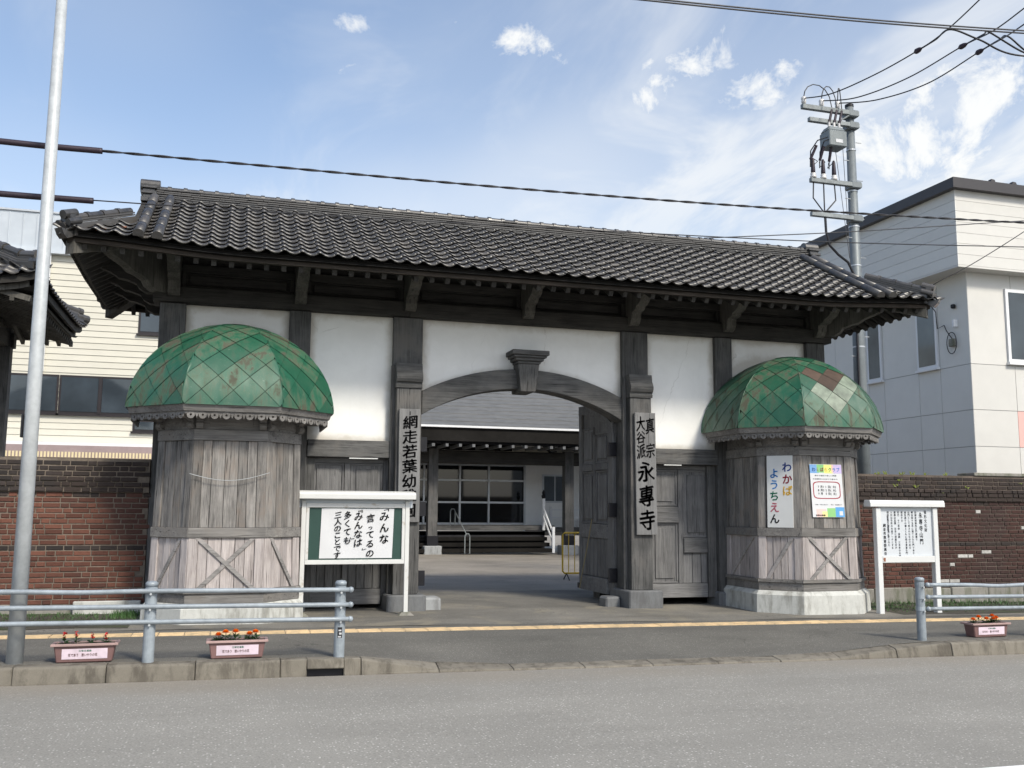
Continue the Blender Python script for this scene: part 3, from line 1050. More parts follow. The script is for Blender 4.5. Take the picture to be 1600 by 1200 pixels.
def slope_mat(x, y, s):
    # local frame on the slope: X across, Y up the slope, Z normal
    e = .01
    z0 = surf(x, y); z1 = surf(x, y + s * .2)
    up_ = Vector((0, s * .2, z1 - z0)).normalized()
    xa = Vector((s, 0, (surf(x + s * .1, y) - z0) / .1)).normalized()
    nr = xa.cross(up_).normalized()
    xa = up_.cross(nr)
    mm = Matrix((xa, up_, nr)).transposed().to_4x4()
    mm.translation = (x, y, z0)
    return mm


NR = 12
for s in (1, -1):
    ncol = 57
    for cidx in range(ncol):
        xl = -.25 * ncol / 2 + cidx * .25
        xc = xl + .125
        for r in range(NR):
            yy = 2.47 - r * (2.47 / (NR + .15))
            if abs(xc) > GX + .02 and (2.45 - yy) > (CX - abs(xc)) * 1.0 - .02: continue
            if abs(xc) > CX: continue
            x0 = xl if s == 1 else xl + .25
            mm = slope_mat(x0, ROOF_Y - s * yy, s)
            j = Matrix.Translation((rr.uniform(-.004, .004), rr.uniform(-.006, .006), rr.uniform(-.002, .003))) @ Matrix.Rotation(rr.gauss(0, .012), 4, 'Z')
            mm = mm @ j @ Matrix.Diagonal((1, 1.0, 1, 1))
            tiles.append((mm, (Vector((xc, ROOF_Y - s * yy, 5.6)) - CAM_POS).length + (100 if s < 0 else 0)))
# hipped ends
for e in (-1, 1):
    for k in range(20):
        yl = ROOF_Y - 2.5 + k * .25
        for r in range(4):
            t = r * .19 - .015
            half = 2.45 - t
            if abs(yl + .125 - ROOF_Y) > half - .06: continue
            x = e * (CX - t)
            up_ = Vector((-e * 1.0, 0, SL)).normalized()
            xa = Vector((0, -e, 0))
            nr = xa.cross(up_)
            mm = Matrix((xa, up_, nr)).transposed().to_4x4()
            mm.translation = (x, yl if e < 0 else yl + .25, surf_end(x, yl))
            tiles.append((mm, 60 + k * .01))
tiles.sort(key=lambda t: t[1])
for mm, d in tiles[:300]:
    o = bpy.data.objects.new('roof_tile', TILE)
    link(o)
    o.matrix_basis = mm
    o.parent = roof
rest = MB()
tv = [v.co.copy() for v in TILE.vertices]
tf = [tuple(p.vertices) for p in TILE.polygons]
for mm, d in tiles[300:]:
    rest.add([mm @ v for v in tv], tf)
ro = rest.build('roof_tiling', 'tile', roof)
ro['kind'] = 'stuff'
sm_flags = [p.use_smooth for p in TILE.polygons] * len(tiles[300:])
ro.data.polygons.foreach_set('use_smooth', sm_flags)

# round verge rolls
rb = MB()
seg = 12
for y, r0 in ((0, .074), (.52, .069)):
    for k in range(seg + 1):
        t = math.pi * (k / seg) * 1.25 - math.pi * .125
        rb.v.append((r0 * math.cos(t), y, r0 * math.sin(t) + .035))
rb.f = [(k, k + 1, seg + 2 + k, seg + 1 + k) for k in range(seg)] + [tuple(range(seg + 1))[::-1]]
RIB = rb.mesh('verge_roll')
for p in RIB.polygons: p.use_smooth = len(p.vertices) == 4
RIB.materials.append(M['tile'])
for s in (1, -1):
    for x in (-6.03, -5.79, 5.79, 6.03):
        for k in range(5):
            y = ROOF_Y - s * (2.52 - k * .455)
            mm = slope_mat(x, y, s)
            o = bpy.data.objects.new('verge_roll', RIB); link(o); o.matrix_basis = mm @ T(0, 0, .048); o.parent = roof

# ridge: laid courses, capping rolls, end ornaments
zr = 6.46
for k in range(6):
    hw = .20 - .016 * k
    z0 = zr + k * .040
    mb = MB()
    xs = [-6.15]
    while xs[-1] < 5.95: xs.append(xs[-1] + rr.uniform(.24, .46))
    xs[-1] = 6.15
    for a, c in zip(xs, xs[1:]):
        jz, jy = rr.uniform(-.004, .004), rr.uniform(-.006, .006)
        mb.box(a + .003, c - .003, ROOF_Y - hw + jy, ROOF_Y + hw + jy, z0 + .010 + jz, z0 + .030 + jz)
    mb.box(-6.14, 6.14, ROOF_Y - hw + .06, ROOF_Y + hw - .06, z0 - .02, z0 + .02)
    mb.build('ridge_course', 'tile', roof)
rc = MB()
for y, r0 in ((0, .093), (.06, .090), (.061, .074), (.246, .074)):
    for k in range(11):
        t = math.pi * k / 10
        rc.v.append((y, r0 * math.cos(t), r0 * math.sin(t) * .8))
rc.f = [(j * 11 + k, j * 11 + k + 1, (j + 1) * 11 + k + 1, (j + 1) * 11 + k) for j in range(3) for k in range(10)] + [tuple(range(11))[::-1]]
RCM = rc.mesh('ridge_roll')
RCM.materials.append(M['tile'])
for k in range(50):
    o = bpy.data.objects.new('ridge_roll', RCM); link(o)
    o.matrix_basis = T(-6.10 + .245 * k, ROOF_Y, zr + .236 + rr.uniform(-.004, .004)); o.parent = roof
for s in (-1, 1):
    orn = MB()
    x0, x1 = sorted((s * 6.02, s * 6.24))
    orn.box(x0, x1, ROOF_Y - .26, ROOF_Y + .26, 6.42, 6.50)
    orn.box(x0 + .02, x1 - .02, ROOF_Y - .20, ROOF_Y + .20, 6.50, 6.56)
    orn.box(x0 - .01, x1 + .01, ROOF_Y - .23, ROOF_Y + .23, 6.56, 6.61)
    orn.box(x0 + .02, x1 - .02, ROOF_Y - .17, ROOF_Y + .17, 6.61, 6.66)
    orn.box(x0 - .01, x1 + .01, ROOF_Y - .20, ROOF_Y + .20, 6.66, 6.70)
    orn.tube([(x0 - .03, ROOF_Y, 6.74), (x1 + .05, ROOF_Y, 6.74)], .115, 14)
    orn.build('ridge_end', 'tile', roof, bevel=.008)
    for sy in (1, -1):
        # hip ridge from the corner up to the gable
        p0 = Vector((s * (CX - .10), ROOF_Y - sy * 2.35, 0)); p1 = Vector((s * (GX + .02), ROOF_Y - sy * 1.55, 0))
        p0.z = surf(p0.x, p0.y) + .05; p1.z = surf(p1.x, p1.y) + .06
        hr = MB()
        d = (p1 - p0).normalized(); sd = d.cross(Vector((0, 0, 1))).normalized()
        for k, (w, dz) in enumerate(((.13, -.16), (.105, -.01), (.095, .022), (.085, .054))):
            q = []
            for p in (p0, p1):
                for dd, zz in ((-w, 0), (w, 0), (w, .024 if k else .15), (-w, .024 if k else .15)):
                    q.append(p + sd * dd + Vector((0, 0, dz + zz)))
            hr.hexa([q[0], q[1], q[5], q[4], q[3], q[2], q[6], q[7]])
        hr.build('hip_course', 'tile', roof, fix=True)
        nn = 4
        for k in range(nn):
            a = p0.lerp(p1, k / nn) + Vector((0, 0, .095)); c = p0.lerp(p1, (k + .98) / nn) + Vector((0, 0, .095))
            MB().tube([a, a.lerp(c, .2), a.lerp(c, .21), c], [.066, .066, .054, .054], 12).build('hip_roll', 'tile', roof, smooth=False)
        e0 = p0 - d * .04
        orn = MB()
        orn.tube([e0 + Vector((0, 0, .16)) - d * .08, e0 + Vector((0, 0, .16)) + d * .14], .062, 12)
        for off in (-.095, 0, .095):
            zz = .045 if off else .0
            c0 = e0 + sd * off + Vector((0, 0, zz))
            orn.tube([c0 - d * .07, c0 + d * .14], .046, 12)
        q = [e0 + sd * a2 + d * b3 + Vector((0, 0, z)) for z in (-.02, .15) for (a2, b3) in ((-.09, -.03), (.09, -.03), (.09, .06), (-.09, .06))]
        orn.hexa(q)
        orn.build('hip_end', 'tile', roof, fix=True)
        cz = EAVE_Z + lift(CX) + .02
        tip = MB()
        tip.prism([(0, 0), (.24, -.02), (.30, .05), (.34, .14), (.27, .10), (.20, .075), (0, .07)], lambda a, b2, q: tuple(Vector((s * (CX - .20), ROOF_Y - sy * 2.27, cz - .03)) - d * a + sd * (.07 * (q - .5) * 2) + Vector((0, 0, b2))))
        tip.build('corner_tile', 'tile', roof, fix=True)
tp = MB().prism([(0, 0), (.2, .02), (.22, .06), (.02, .05)], lambda a, b2, q: (-6.60 + a * .6, -1.40 + .12 * q, 5.335 + b2 * .7))
tp.build('broken_tile', 'tile_red', roof, fix=True)
tp = MB().prism([(0, 0), (.2, .03), (.22, .07), (.02, .05)], lambda a, b2, q: (-6.36 + a * .6, -1.22 + .12 * q, 5.43 + b2 * .7))
tp.build('broken_tile', 'tile_red', roof, fix=True)


# eave boards, rafters
def eave_board(name, mat, yo, z0, z1, th, s, xh):
    n = 28
    mb = MB()
    pts = [-xh + 2 * xh * i / n for i in range(n + 1)]
    mb.prism([(x, z0 + lift(x)) for x in pts] + [(x, z1 + lift(x)) for x in pts[::-1]], lambda a, b2, q: (a, ROOF_Y - s * (2.45 - yo) + s * th * q, b2))
    return mb.build(name, mat, roof, fix=True)


for s in (1, -1):
    eave_board('eave_board', 'hall_dark', .05, 5.085, 5.165, .06, s, CX - .05)  # coloured near black as the shadow below the tile edge
    eave_board('fascia', 'fascia_brown', .085, 5.025, 5.083, .06, s, CX - .09)
for e in (-1, 1):
    mb = MB()
    pts = [-2.36 + 4.72 * i / 14 for i in range(15)]
    lz = lambda y: .10 * (.55 + .45 * abs(y) / 2.45)
    mb.prism([(y, 5.085 + lz(y)) for y in pts] + [(y, 5.165 + lz(y)) for y in pts[::-1]], lambda a, b2, q: (e * (CX - .02 - .06 * q), ROOF_Y + a, b2)).build('eave_board', 'hall_dark', roof, fix=True)  # end eaves carry the same shadow colour
    mb = MB()
    mb.prism([(y, 5.02 + lz(y)) for y in pts] + [(y, 5.083 + lz(y)) for y in pts[::-1]], lambda a, b2, q: (e * (CX - .085 - .06 * q), ROOF_Y + a, b2)).build('fascia', 'dark_y', roof, fix=True)
rm = MB(); rm.box(-.034, .034, 0, 1.72, -.085, 0)
RFM = rm.mesh('rafter'); RFM.materials.append(M['dark_y'])
ang = math.atan(SL)
for s in (1, -1):
    for k in range(57):
        x = -6.72 + k * .24
        if abs(x) > 6.75: continue
        mm = T(x, ROOF_Y - s * 2.315, 5.018 + lift(x) + .004) @ Matrix.Rotation(0 if s == 1 else math.pi, 4, 'Z') @ Matrix.Rotation(ang, 4, 'X')
        if abs(x) > 5.9: mm = mm @ Matrix.Diagonal((1, .42, 1, 1))
        o = bpy.data.objects.new('rafter', RFM); link(o); o.matrix_basis = mm; o.parent = roof
rm = MB(); rm.box(0, .95, -.034, .034, -.085, 0)
RSM = rm.mesh('rafter'); RSM.materials.append(M['dark_x'])
for e in (-1, 1):
    for k in range(17):
        y = -1.07 + k * .24
        lzz = .10 * (.55 + .45 * abs(y - ROOF_Y) / 2.45)
        mm = T(e * (CX - .13), y, 5.018 + lzz) @ Matrix.Rotation(0 if e < 0 else math.pi, 4, 'Z') @ Matrix.Rotation(-ang, 4, 'Y')
        o = bpy.data.objects.new('rafter', RSM); link(o); o.matrix_basis = mm; o.parent = roof
    for sy in (1, -1):
        p0 = Vector((e * (CX - .12), ROOF_Y - sy * 2.33, 5.06)); p1 = Vector((e * 5.75, ROOF_Y - sy * 1.0, 5.62))
        d = (p1 - p0).normalized(); sd = d.cross(Vector((0, 0, 1))).normalized()
        q = [p + sd * w + Vector((0, 0, z)) for z in (-.10, .09) for (p, w) in ((p0, -.075), (p0, .075), (p1, .075), (p1, -.075))]
        MB().hexa(q).build('hip_rafter', 'bracket', roof, fix=True)

# ================================================================== THE TWO TURRETS
def turret(cx, label, bare):
    cy = -.55
    tur = thing('gate_turret', label, 'turret', (cx, cy, 0), 'domed turrets flanking the gate')
    rr = random.Random(int(cx * 100))
    ye = .545

    def plan(a, s): return [Vector((-a, ye)), Vector((-a, -s)), Vector((-s, -a)), Vector((s, -a)), Vector((a, -s)), Vector((a, ye))]

    def sc(z): return 1.0 - .020 * (z - .3)

    P0 = plan(1.0, .50)

    def F(k, t, z, o=0.0):
        q = sc(z)
        A = P0[k] * 1.0; B = P0[k + 1] * 1.0
        A = Vector((A.x * q, A.y * q if A.y < 0 else A.y)); B = Vector((B.x * q, B.y * q if B.y < 0 else B.y))
        p = A.lerp(B, t)
        d = (B - A).normalized(); n = Vector((d.y, -d.x))
        if n.dot((A + B) / 2 + Vector((0, -.01))) < 0: n = -n
        p = p + n * o
        return (cx + p.x, cy + p.y, z)

    def FL(k): return (P0[k + 1] - P0[k]).length

    def slab(name, mat, k, t0, t1, z0, z1, o0, o1, parent=tur, bev=.004):
        return MB().hexa([F(k, t0, z0, o1), F(k, t1, z0, o1), F(k, t1, z0, o0), F(k, t0, z0, o0), F(k, t0, z1, o1), F(k, t1, z1, o1), F(k, t1, z1, o0), F(k, t0, z1, o0)]).build(name, mat, parent, bevel=bev, fix=True)

    # concrete footing with a sloping shoulder
    fb = MB()
    q0, q1, q2 = plan(1.09, .555), plan(1.075, .545), plan(1.02, .51)
    rows = [(q0, -.25), (q1, .25), (q2, .315)]
    vs = [(cx + p.x, cy + p.y, z) for q, z in rows for p in q]
    fs = [(j * 6 + i, j * 6 + i + 1, (j + 1) * 6 + i + 1, (j + 1) * 6 + i) for j in range(2) for i in range(5)] + [tuple(range(12, 18))]
    fb.add(vs, fs)
    fb.build('footing', 'base_white', tur, fix=True)
    # dark core so that no daylight shows between the planks
    core = MB()
    c0 = plan(.965, .48); c1 = plan(.915, .46)
    core.add([(cx + p.x, cy + p.y, .3) for p in c0] + [(cx + p.x, cy + p.y, 2.9) for p in c1], [(i, i + 1, 7 + i, 6 + i) for i in range(5)])
    core.build('core', 'dark_z', tur, fix=True)
    for k in range(5):
        L = FL(k)
        slab('skirting', 'band', k, -.01, 1.01, .317, .445, -.03, .012)
        slab('sill', 'band', k, -.03, 1.03, .447, .495, -.03, .040)
        slab('band', 'band', k, -.012, 1.012, 1.185, 1.318, -.03, .030)
        slab('band', 'band', k, -.012, 1.012, 2.50, 2.645, -.03, .024)
        slab('frieze', 'frieze', k, 0, 1, 2.647, 2.90, -.03, .0)
        slab('frieze_field', 'frieze', k, .20, .80, 2.69, 2.86, .002, .012)
        pw = .125 / L if k not in (0, 4) else .125 / L
        lo, hi = (pw, 1 - pw)
        for t0, t1 in ((0, pw), (1 - pw, 1)):
            slab('corner_post', 'plank_up', k, t0, t1, 1.32, 2.498, -.03, .012)
            slab('corner_post', 'plank_low', k, t0, t1, .497, 1.183, -.03, .014)
        n = {1: 4, 2: 4, 3: 4}.get(k, 5)
        if k == 2: n = 5
        ww = [rr.uniform(.8, 1.2) for _ in range(n)]
        tot = sum(ww)
        t = lo
        for w in ww:
            t1 = t + (hi - lo) * w / tot
            slab('plank', 'plank_up', k, t + .003 / L, t1 - .003 / L, 1.32, 2.498, -.03, rr.uniform(-.012, -.004), bev=.003)
            slab('plank', 'plank_low', k, t + .003 / L, t1 - .003 / L, .497, 1.183, -.03, rr.uniform(-.012, -.004), bev=.003)
            t = t1
        # cross braces
        both = (k == 2)
        combos = {True: (0, 1), False: ((1,) if k in (3, 4) else (0,))}[both]
        for dr in combos:
            a0, a1 = (lo + .01, hi - .01)
            zA, zB = (.50, 1.18) if dr == 0 else (1.18, .50)
            hw = .035
            ln = math.hypot((a1 - a0) * L, .68)
            tw = hw * ln / .68 / L
            o1 = .014 if dr == 0 else .020
            z0, z1 = .50, 1.18
            ta, tb2 = (a0, a1) if dr == 0 else (a1, a0)
            p = lambda t, z, o: F(k, t, z, o)
            MB().hexa([p(ta - tw * .5, z0, o1), p(ta + tw, z0, o1), p(ta + tw, z0, -.01), p(ta - tw * .5, z0, -.01),
                       p(tb2 - tw, z1, o1), p(tb2 + tw * .5, z1, o1), p(tb2 + tw * .5, z1, -.01), p(tb2 - tw, z1, -.01)]).build('brace', 'brace', tur, fix=True)
        # scrolled corbels
        for t in ((.06, .94) if k in (1, 2, 3) else ((.88,) if k == 0 else (.12,))):
            d0 = Vector(F(k, t, 2.8, 0)); d1 = Vector(F(k, t, 2.8, 1.0)); nn = (d1 - d0).normalized(); tt = Vector((-nn.y, nn.x, 0))
            prof = [(0, 2.655), (.05, 2.655), (.085, 2.69), (.085, 2.73), (.055, 2.755), (.075, 2.78), (.15, 2.80), (.19, 2.85), (.19, 2.90), (0, 2.90)]
            MB().prism(prof, lambda a, b2, q: tuple(Vector((d0.x, d0.y, 0)) + nn * a + tt * (.045 * (2 * q - 1)) + Vector((0, 0, b2)))).build('corbel', 'frieze', tur, fix=True)
    # cornice
    EA, ES = 1.40, .645
    q0, q1, q2 = plan(.98, .49), plan(EA - .04, ES - .025), plan(EA - .008, ES - .005)
    rows = [(q0, 2.855), (q1, 2.862), (q2, 2.958)]
    vs = [(cx + p.x, cy + p.y, z) for q, z in rows for p in q]
    fs = [(j * 6 + i, j * 6 + i + 1, (j + 1) * 6 + i + 1, (j + 1) * 6 + i) for j in range(2) for i in range(5)]
    MB().add(vs, fs).build('cornice', 'frieze', tur, fix=True)
    # fretted valance with drilled scallops
    vq = plan(EA - .065, ES - .04)
    for k in range(5):
        A, B = vq[k], vq[k + 1]
        L = (B - A).length
        d = (B - A).normalized(); n = Vector((d.y, -d.x))
        if n.dot((A + B) / 2 + Vector((0, -.01))) < 0: n = -n
        cnt = max(4, int(round(L / .155)))
        w = L / cnt
        vb = MB()

        def pt(u, z, o): p = A + d * u + n * o; return (cx + p.x, cy + p.y, z)
        vb.hexa([pt(0, 2.825, .0), pt(L, 2.825, .0), pt(L, 2.825, -.02), pt(0, 2.825, -.02), pt(0, 2.865, .0), pt(L, 2.865, .0), pt(L, 2.865, -.02), pt(0, 2.865, -.02)])
        for i in range(cnt):
            u = w * (i + .5)
            zc = 2.812; ro, ri = .052, .015
            K = 12
            ring = []
            for j in range(K):
                a = 2 * math.pi * j / K
                ring.append(((u + ro * math.cos(a), zc + ro * math.sin(a)), (u + ri * math.cos(a), zc + ri * math.sin(a))))
            vs = [pt(*r[0], .004) for r in ring] + [pt(*r[1], .004) for r in ring] + [pt(*r[0], -.016) for r in ring] + [pt(*r[1], -.016) for r in ring]
            fs = []
            for j in range(K):
                j2 = (j + 1) % K
                fs += [(j, j2, K + j2, K + j), (2 * K + j, 3 * K + j, 3 * K + j2, 2 * K + j2), (j, 2 * K + j, 2 * K + j2, j2), (K + j, K + j2, 3 * K + j2, 3 * K + j)]
            vb.add(vs, fs)
            um = w * (i + 1)
            if i < cnt - 1:
                vb.prism([(um - .022, 2.828), (um + .022, 2.828), (um, 2.768)], lambda a, b2, q: pt(a, b2, .002 - .016 * q))
        vb.build('valance', 'frieze', tur, fix=True)
    # ---------------- dome
    H = 1.33
    ZE = 2.945
    NS = 40
    prof = []
    for i in range(NS + 1):
        h = 1 - (1 - i / NS) ** 1.35
        prof.append((max(0.0, 1 - h ** 1.92) ** .55, ZE + H * h))
    arcl = [0.0]
    for (s0, z0), (s1, z1) in zip(prof, prof[1:]):
        arcl.append(arcl[-1] + math.hypot((s1 - s0) * EA, z1 - z0))
    ARC = arcl[-1]

    def at(v):
        v = max(0, min(ARC, v))
        for i in range(NS):
            if arcl[i + 1] >= v:
                f = (v - arcl[i]) / max(1e-9, arcl[i + 1] - arcl[i])
                return prof[i][0] + (prof[i + 1][0] - prof[i][0]) * f, prof[i][1] + (prof[i + 1][1] - prof[i][1]) * f
        return prof[-1]

    full = [Vector((-EA, ES)), Vector((-EA, -ES)), Vector((-ES, -EA)), Vector((ES, -EA)), Vector((EA, -ES)), Vector((EA, ES))]

    def D(k, x, v, o):
        s, z = at(v)
        A, B = full[k], full[k + 1]
        mid = (A + B) / 2
        d = (B - A).normalized(); n = mid.normalized()
        s2, z2 = at(v + .02)
        sl = n * ((s2 - s) * mid.length)
        tang = Vector((sl.x, sl.y, z2 - z))
        if tang.length < 1e-6: tang = Vector((0, 0, 1))
        tang.normalize()
        nn = Vector((d.x, d.y, 0)).cross(tang)
        if nn.dot(Vector((n.x, n.y, .2))) < 0: nn = -nn
        p = mid * s + d * x
        P = Vector((cx + p.x, cy + p.y, z)) + nn * o
        P.y = min(P.y, .085)
        return P

    halfw = [(full[k + 1] - full[k]).length / 2 for k in range(5)]
    shell = MB()
    for k in range(5):
        nv = 16
        vs = []
        for j in range(nv + 1):
            v = ARC * j / nv
            s, z = at(v)
            for u in (-1, 0, 1): vs.append(D(k, u * halfw[k] * s, v, -.006))
        shell.add(vs, [(j * 3 + i, j * 3 + i + 1, (j + 1) * 3 + i + 1, (j + 1) * 3 + i) for j in range(nv) for i in range(2)])
    # rear part against the wall
    dome = shell.build('dome', 'dome_seam', tur, fix=True)
    a = .205
    for k in range(5):
        rows = int(ARC / a) + 2
        for r in range(0, rows):
            vc = r * a
            x0 = (a if r % 2 else 0)
            for ci in range(-5, 6):
                xc = x0 + ci * 2 * a
                # diamond, edges subdivided, clamped to the gore
                cpts = [(0, -a), (a, 0), (0, a), (-a, 0)]
                poly = []
                for (ax, av), (bx, bv) in zip(cpts, cpts[1:] + cpts[:1]):
                    for f in (0, .25, .5, .75):
                        poly.append((xc + (ax + (bx - ax) * f) * .980, vc + (av + (bv - av) * f) * .980))
                out = []
                inside = 0
                for x, v in poly:
                    v2 = max(.0, min(ARC - .01, v))
                    s, z = at(v2)
                    lim = halfw[k] * s
                    if abs(x) < lim and 0 <= v <= ARC - .01: inside += 1
                    out.append((max(-lim, min(lim, x)), v2, v))
                if inside < 1: continue
                # drop repeated points
                cl = []
                for x, v2, v in out:
                    if not cl or (abs(cl[-1][0] - x) + abs(cl[-1][1] - v2)) > .004: cl.append((x, v2, v))
                if len(cl) > 2 and abs(cl[0][0] - cl[-1][0]) + abs(cl[0][1] - cl[-1][1]) < .004: cl.pop()
                if len(cl) < 3: continue
                area = 0
                for (xa, va, _), (xb, vb2, _) in zip(cl, cl[1:] + cl[:1]): area += xa * vb2 - xb * va
                if abs(area) < .004: continue
                cxm = sum(q[0] for q in cl) / len(cl); cvm = sum(q[1] for q in cl) / len(cl)
                jit = rr.uniform(0, .003)
                top = [D(k, x, v, .005 + jit + .010 * (1 - (v2 - vc + a) / (2 * a))) for x, v, v2 in cl]
                bot = [D(k, x, v, -.004) for x, v, v2 in cl]
                ctr = D(k, cxm, cvm, .0105 + jit)
                n = len(cl)
                sb = MB()
                sb.add(top + [ctr], [(i, (i + 1) % n, n) for i in range(n)])
                cpx = (cxm / max(.05, halfw[k]), vc)
                mt = 'dome'
                for (bk, bx, bv, bm) in bare:
                    if bk == k and abs(xc - bx) < .05 and abs(vc - bv) < .05: mt = bm
                sb.build('shingle', mt, dome, fix=True, smooth=True)
    # hip rolls between the gores
    for k in range(1, 5):
        pts = []
        for j in range(15):
            v = ARC * (j / 14) * .985
            s, z = at(v)
            p = full[k] * s
            pts.append((cx + p.x * 1.004, cy + p.y * 1.004, z + .006))
        MB().tube(pts, .008, 6).build('hip_seam', 'dome', dome)
    return tur


a_ = .205
turret(-4.70, 'larger-looking green domed timber turret at the left end of the gate, behind the notice board', [(2, 0, 4 * a_, 'dome')])
turret(4.70, 'green domed timber turret with brown bare patches at the right end of the gate', [(2, 0, 4 * a_, 'rust_sheet'), (2, a_, 5 * a_, 'rust_sheet'), (2, -a_, 5 * a_, 'rust_sheet'), (2, a_, 3 * a_, 'pale_sheet'), (2, -a_, 3 * a_, 'pale_sheet'), (2, 0, 2 * a_, 'pale_sheet'), (2, 2 * a_, 4 * a_, 'pale_sheet')])
cd_ = MB()
pts = []
for i in range(13):
    t = i / 12
    pts.append((-5.22 + 1.05 * t, -1.585, 2.04 - .10 * math.sin(math.pi * t) + .03 * t))
tag(cd_.tube(pts, .0045, 6).build('slack_cord', 'galv'), 'slack pale cord strung across the planks of the left turret', 'cord')


# ================================================================== SIGNS
def sign_text(parent, name, chars, fn, mat, seed=0, **kw):
    """chars: list of (ch, u, v, sx, sy)"""
    mb = MB()
    for i, (ch, u, v, sx, sy) in enumerate(chars):
        write(mb, ch, fn, u, v, sx, sy, seed=seed + i, **kw)
    return mb.build(name, mat, parent)


# hanging name boards on the pilasters
nb = thing('name_board', 'tall grey plank with black brush characters for the temple, on the right pilaster', 'sign', (2.06, -.24, 1.18))
MB().hexa([(1.885, -.262, 1.18), (2.265, -.262, 1.18), (2.265, -.215, 1.18), (1.885, -.215, 1.18), (1.865, -.262, 3.24), (2.245, -.262, 3.24), (2.245, -.215, 3.24), (1.865, -.215, 3.24)]).build('plank', 'nameboard', nb, bevel=.006)
fn = lambda u, v: (2.075 + u - (v - 1.18) / 2.06 * .02, -.2655, v)
kw = dict(slant=.14, wob=.012, nib=True)
ch = [('真', .085, 3.02, .17, .28), ('宗', .088, 2.60, .17, .26), ('大', -.085, 3.05, .17, .26), ('谷', -.085, 2.82, .17, .22), ('派', -.085, 2.58, .17, .26)]
sign_text(nb, 'lettering', ch, fn, 'ink', 1, bold=.026, **kw)
ch = [('永', .0, 2.24, .32, .36), ('專', .0, 1.83, .29, .38), ('寺', .005, 1.43, .30, .36)]
sign_text(nb, 'lettering', ch, fn, 'ink', 9, bold=.029, **kw)

nb = thing('name_board', 'tall grey plank with black brush characters, on the left pilaster behind the notice board', 'sign', (-2.0, -.24, 1.38))
MB().hexa([(-2.155, -.262, 1.38), (-1.815, -.262, 1.38), (-1.815, -.215, 1.38), (-2.155, -.215, 1.38), (-2.165, -.262, 3.16), (-1.825, -.262, 3.16), (-1.825, -.215, 3.16), (-2.165, -.215, 3.16)]).build('plank', 'nameboard', nb, bevel=.006)
fn = lambda u, v: (-1.985 + u, -.2655, v)
ch = [(c, 0, 2.95 - .232 * i, .245, .225) for i, c in enumerate('網走若葉幼稚園')]
sign_text(nb, 'lettering', ch, fn, 'ink', 21, bold=.024, **kw)
MB().box(-2.0, -1.985, -.268, -.2632, 3.06, 3.12).build('nail_slot', 'ink', nb)

# notice board in front of the left side door
NBY = -.80
bd = thing('notice_board', 'white framed notice board with handwritten paper, before the left side door', 'notice board', (-2.85, NBY, 0))


def bx(name, mat, x0, x1, y0, y1, z0, z1, parent, bev=.004): return MB().box(x0, x1, y0, y1, z0, z1).build(name, mat, parent, bevel=bev)


for x in (-3.635, -2.105):
    bx('leg', 'white', x - .032, x + .032, NBY - .03, NBY + .03, g(x), 1.70, bd)
    MB().hexa([(x - .13, NBY - .1, g(x) - .01), (x + .13, NBY - .1, g(x) - .01), (x + .13, NBY + .1, g(x) - .01), (x - .13, NBY + .1, g(x) - .01), (x - .06, NBY - .05, g(x) + .05), (x + .06, NBY - .05, g(x) + .05), (x + .06, NBY + .05, g(x) + .05), (x - .06, NBY + .05, g(x) + .05)]).build('foot', 'moss_stone', bd)
MB().prism([(-.15, 1.725), (-.15, 1.80), (-.12, 1.83), (.05, 1.85), (.15, 1.80), (.15, 1.755), (.10, 1.745), (-.11, 1.718)], lambda a, b2, q: (-3.72 if q == 0 else -2.0, NBY + a, b2)).build('hood', 'white', bd, bevel=.006, fix=True)
bx('hood_soffit', 'metal_roof', -3.70, -2.02, NBY + .03, NBY + .10, 1.60, 1.72, bd)
bx('rail', 'white', -3.60, -2.14, NBY - .028, NBY + .028, 1.60, 1.665, bd)
bx('rail', 'white', -3.60, -2.14, NBY - .028, NBY + .028, .775, .84, bd)
bx('rail', 'white', -3.60, -3.555, NBY - .026, NBY + .026, .842, 1.598, bd)
bx('rail', 'white', -2.185, -2.14, NBY - .026, NBY + .026, .842, 1.598, bd)
bx('board', 'board_green', -3.555, -2.185, NBY + .0, NBY + .024, .84, 1.60, bd, 0)
pp = MB()
PX0, PX1, PZ0, PZ1 = -3.385, -2.315, .862, 1.588
def wave(u, v): return -.006 - .006 * (math.sin(9 * u + 3 * v) * math.sin(4 * v + 2 * u) + .5 * math.sin(17 * u - 8 * v)) * .8
pp.grid(lambda u, v: (PX0 + (PX1 - PX0) * u + .02 * (v - .5), NBY + wave(u, v) - .002, PZ0 + (PZ1 - PZ0) * v), 26, 18)
paper = pp.build('paper', 'paper', bd, smooth=True)
fn = lambda u, v: (u, NBY - .0185, v)
cols = [('﹁みんな', -2.45, 1.555, .150, .150, .165), ('言ってる﹂の', -2.655, 1.45, .130, .125, .138), ('﹃みんな﹂は', -2.835, 1.535, .135, .130, .128), ('多くても', -2.995, 1.49, .120, .120, .122), ('三人のことです', -3.136, 1.492, .115, .105, .0975)]
ch = []
for txt, u, v, sx, sy, st in cols:
    for c in txt:
        if c in '﹁﹃':
            ch.append((c, u + .015, v + .035, sx * .7, sy * .7)); v -= st * .48
        elif c == '﹂':
            ch.append((c, u - .075, v + .045, sx * .65, sy * .65))
        else:
            k = .62 if c == 'っ' else 1
            ch.append((c, u, v, sx * k, sy * k)); v -= st * (.75 if c == 'っ' else 1)
sign_text(paper, 'lettering', ch, fn, 'ink', 40, bold=.020, slant=.18, wob=.022, nib=True)

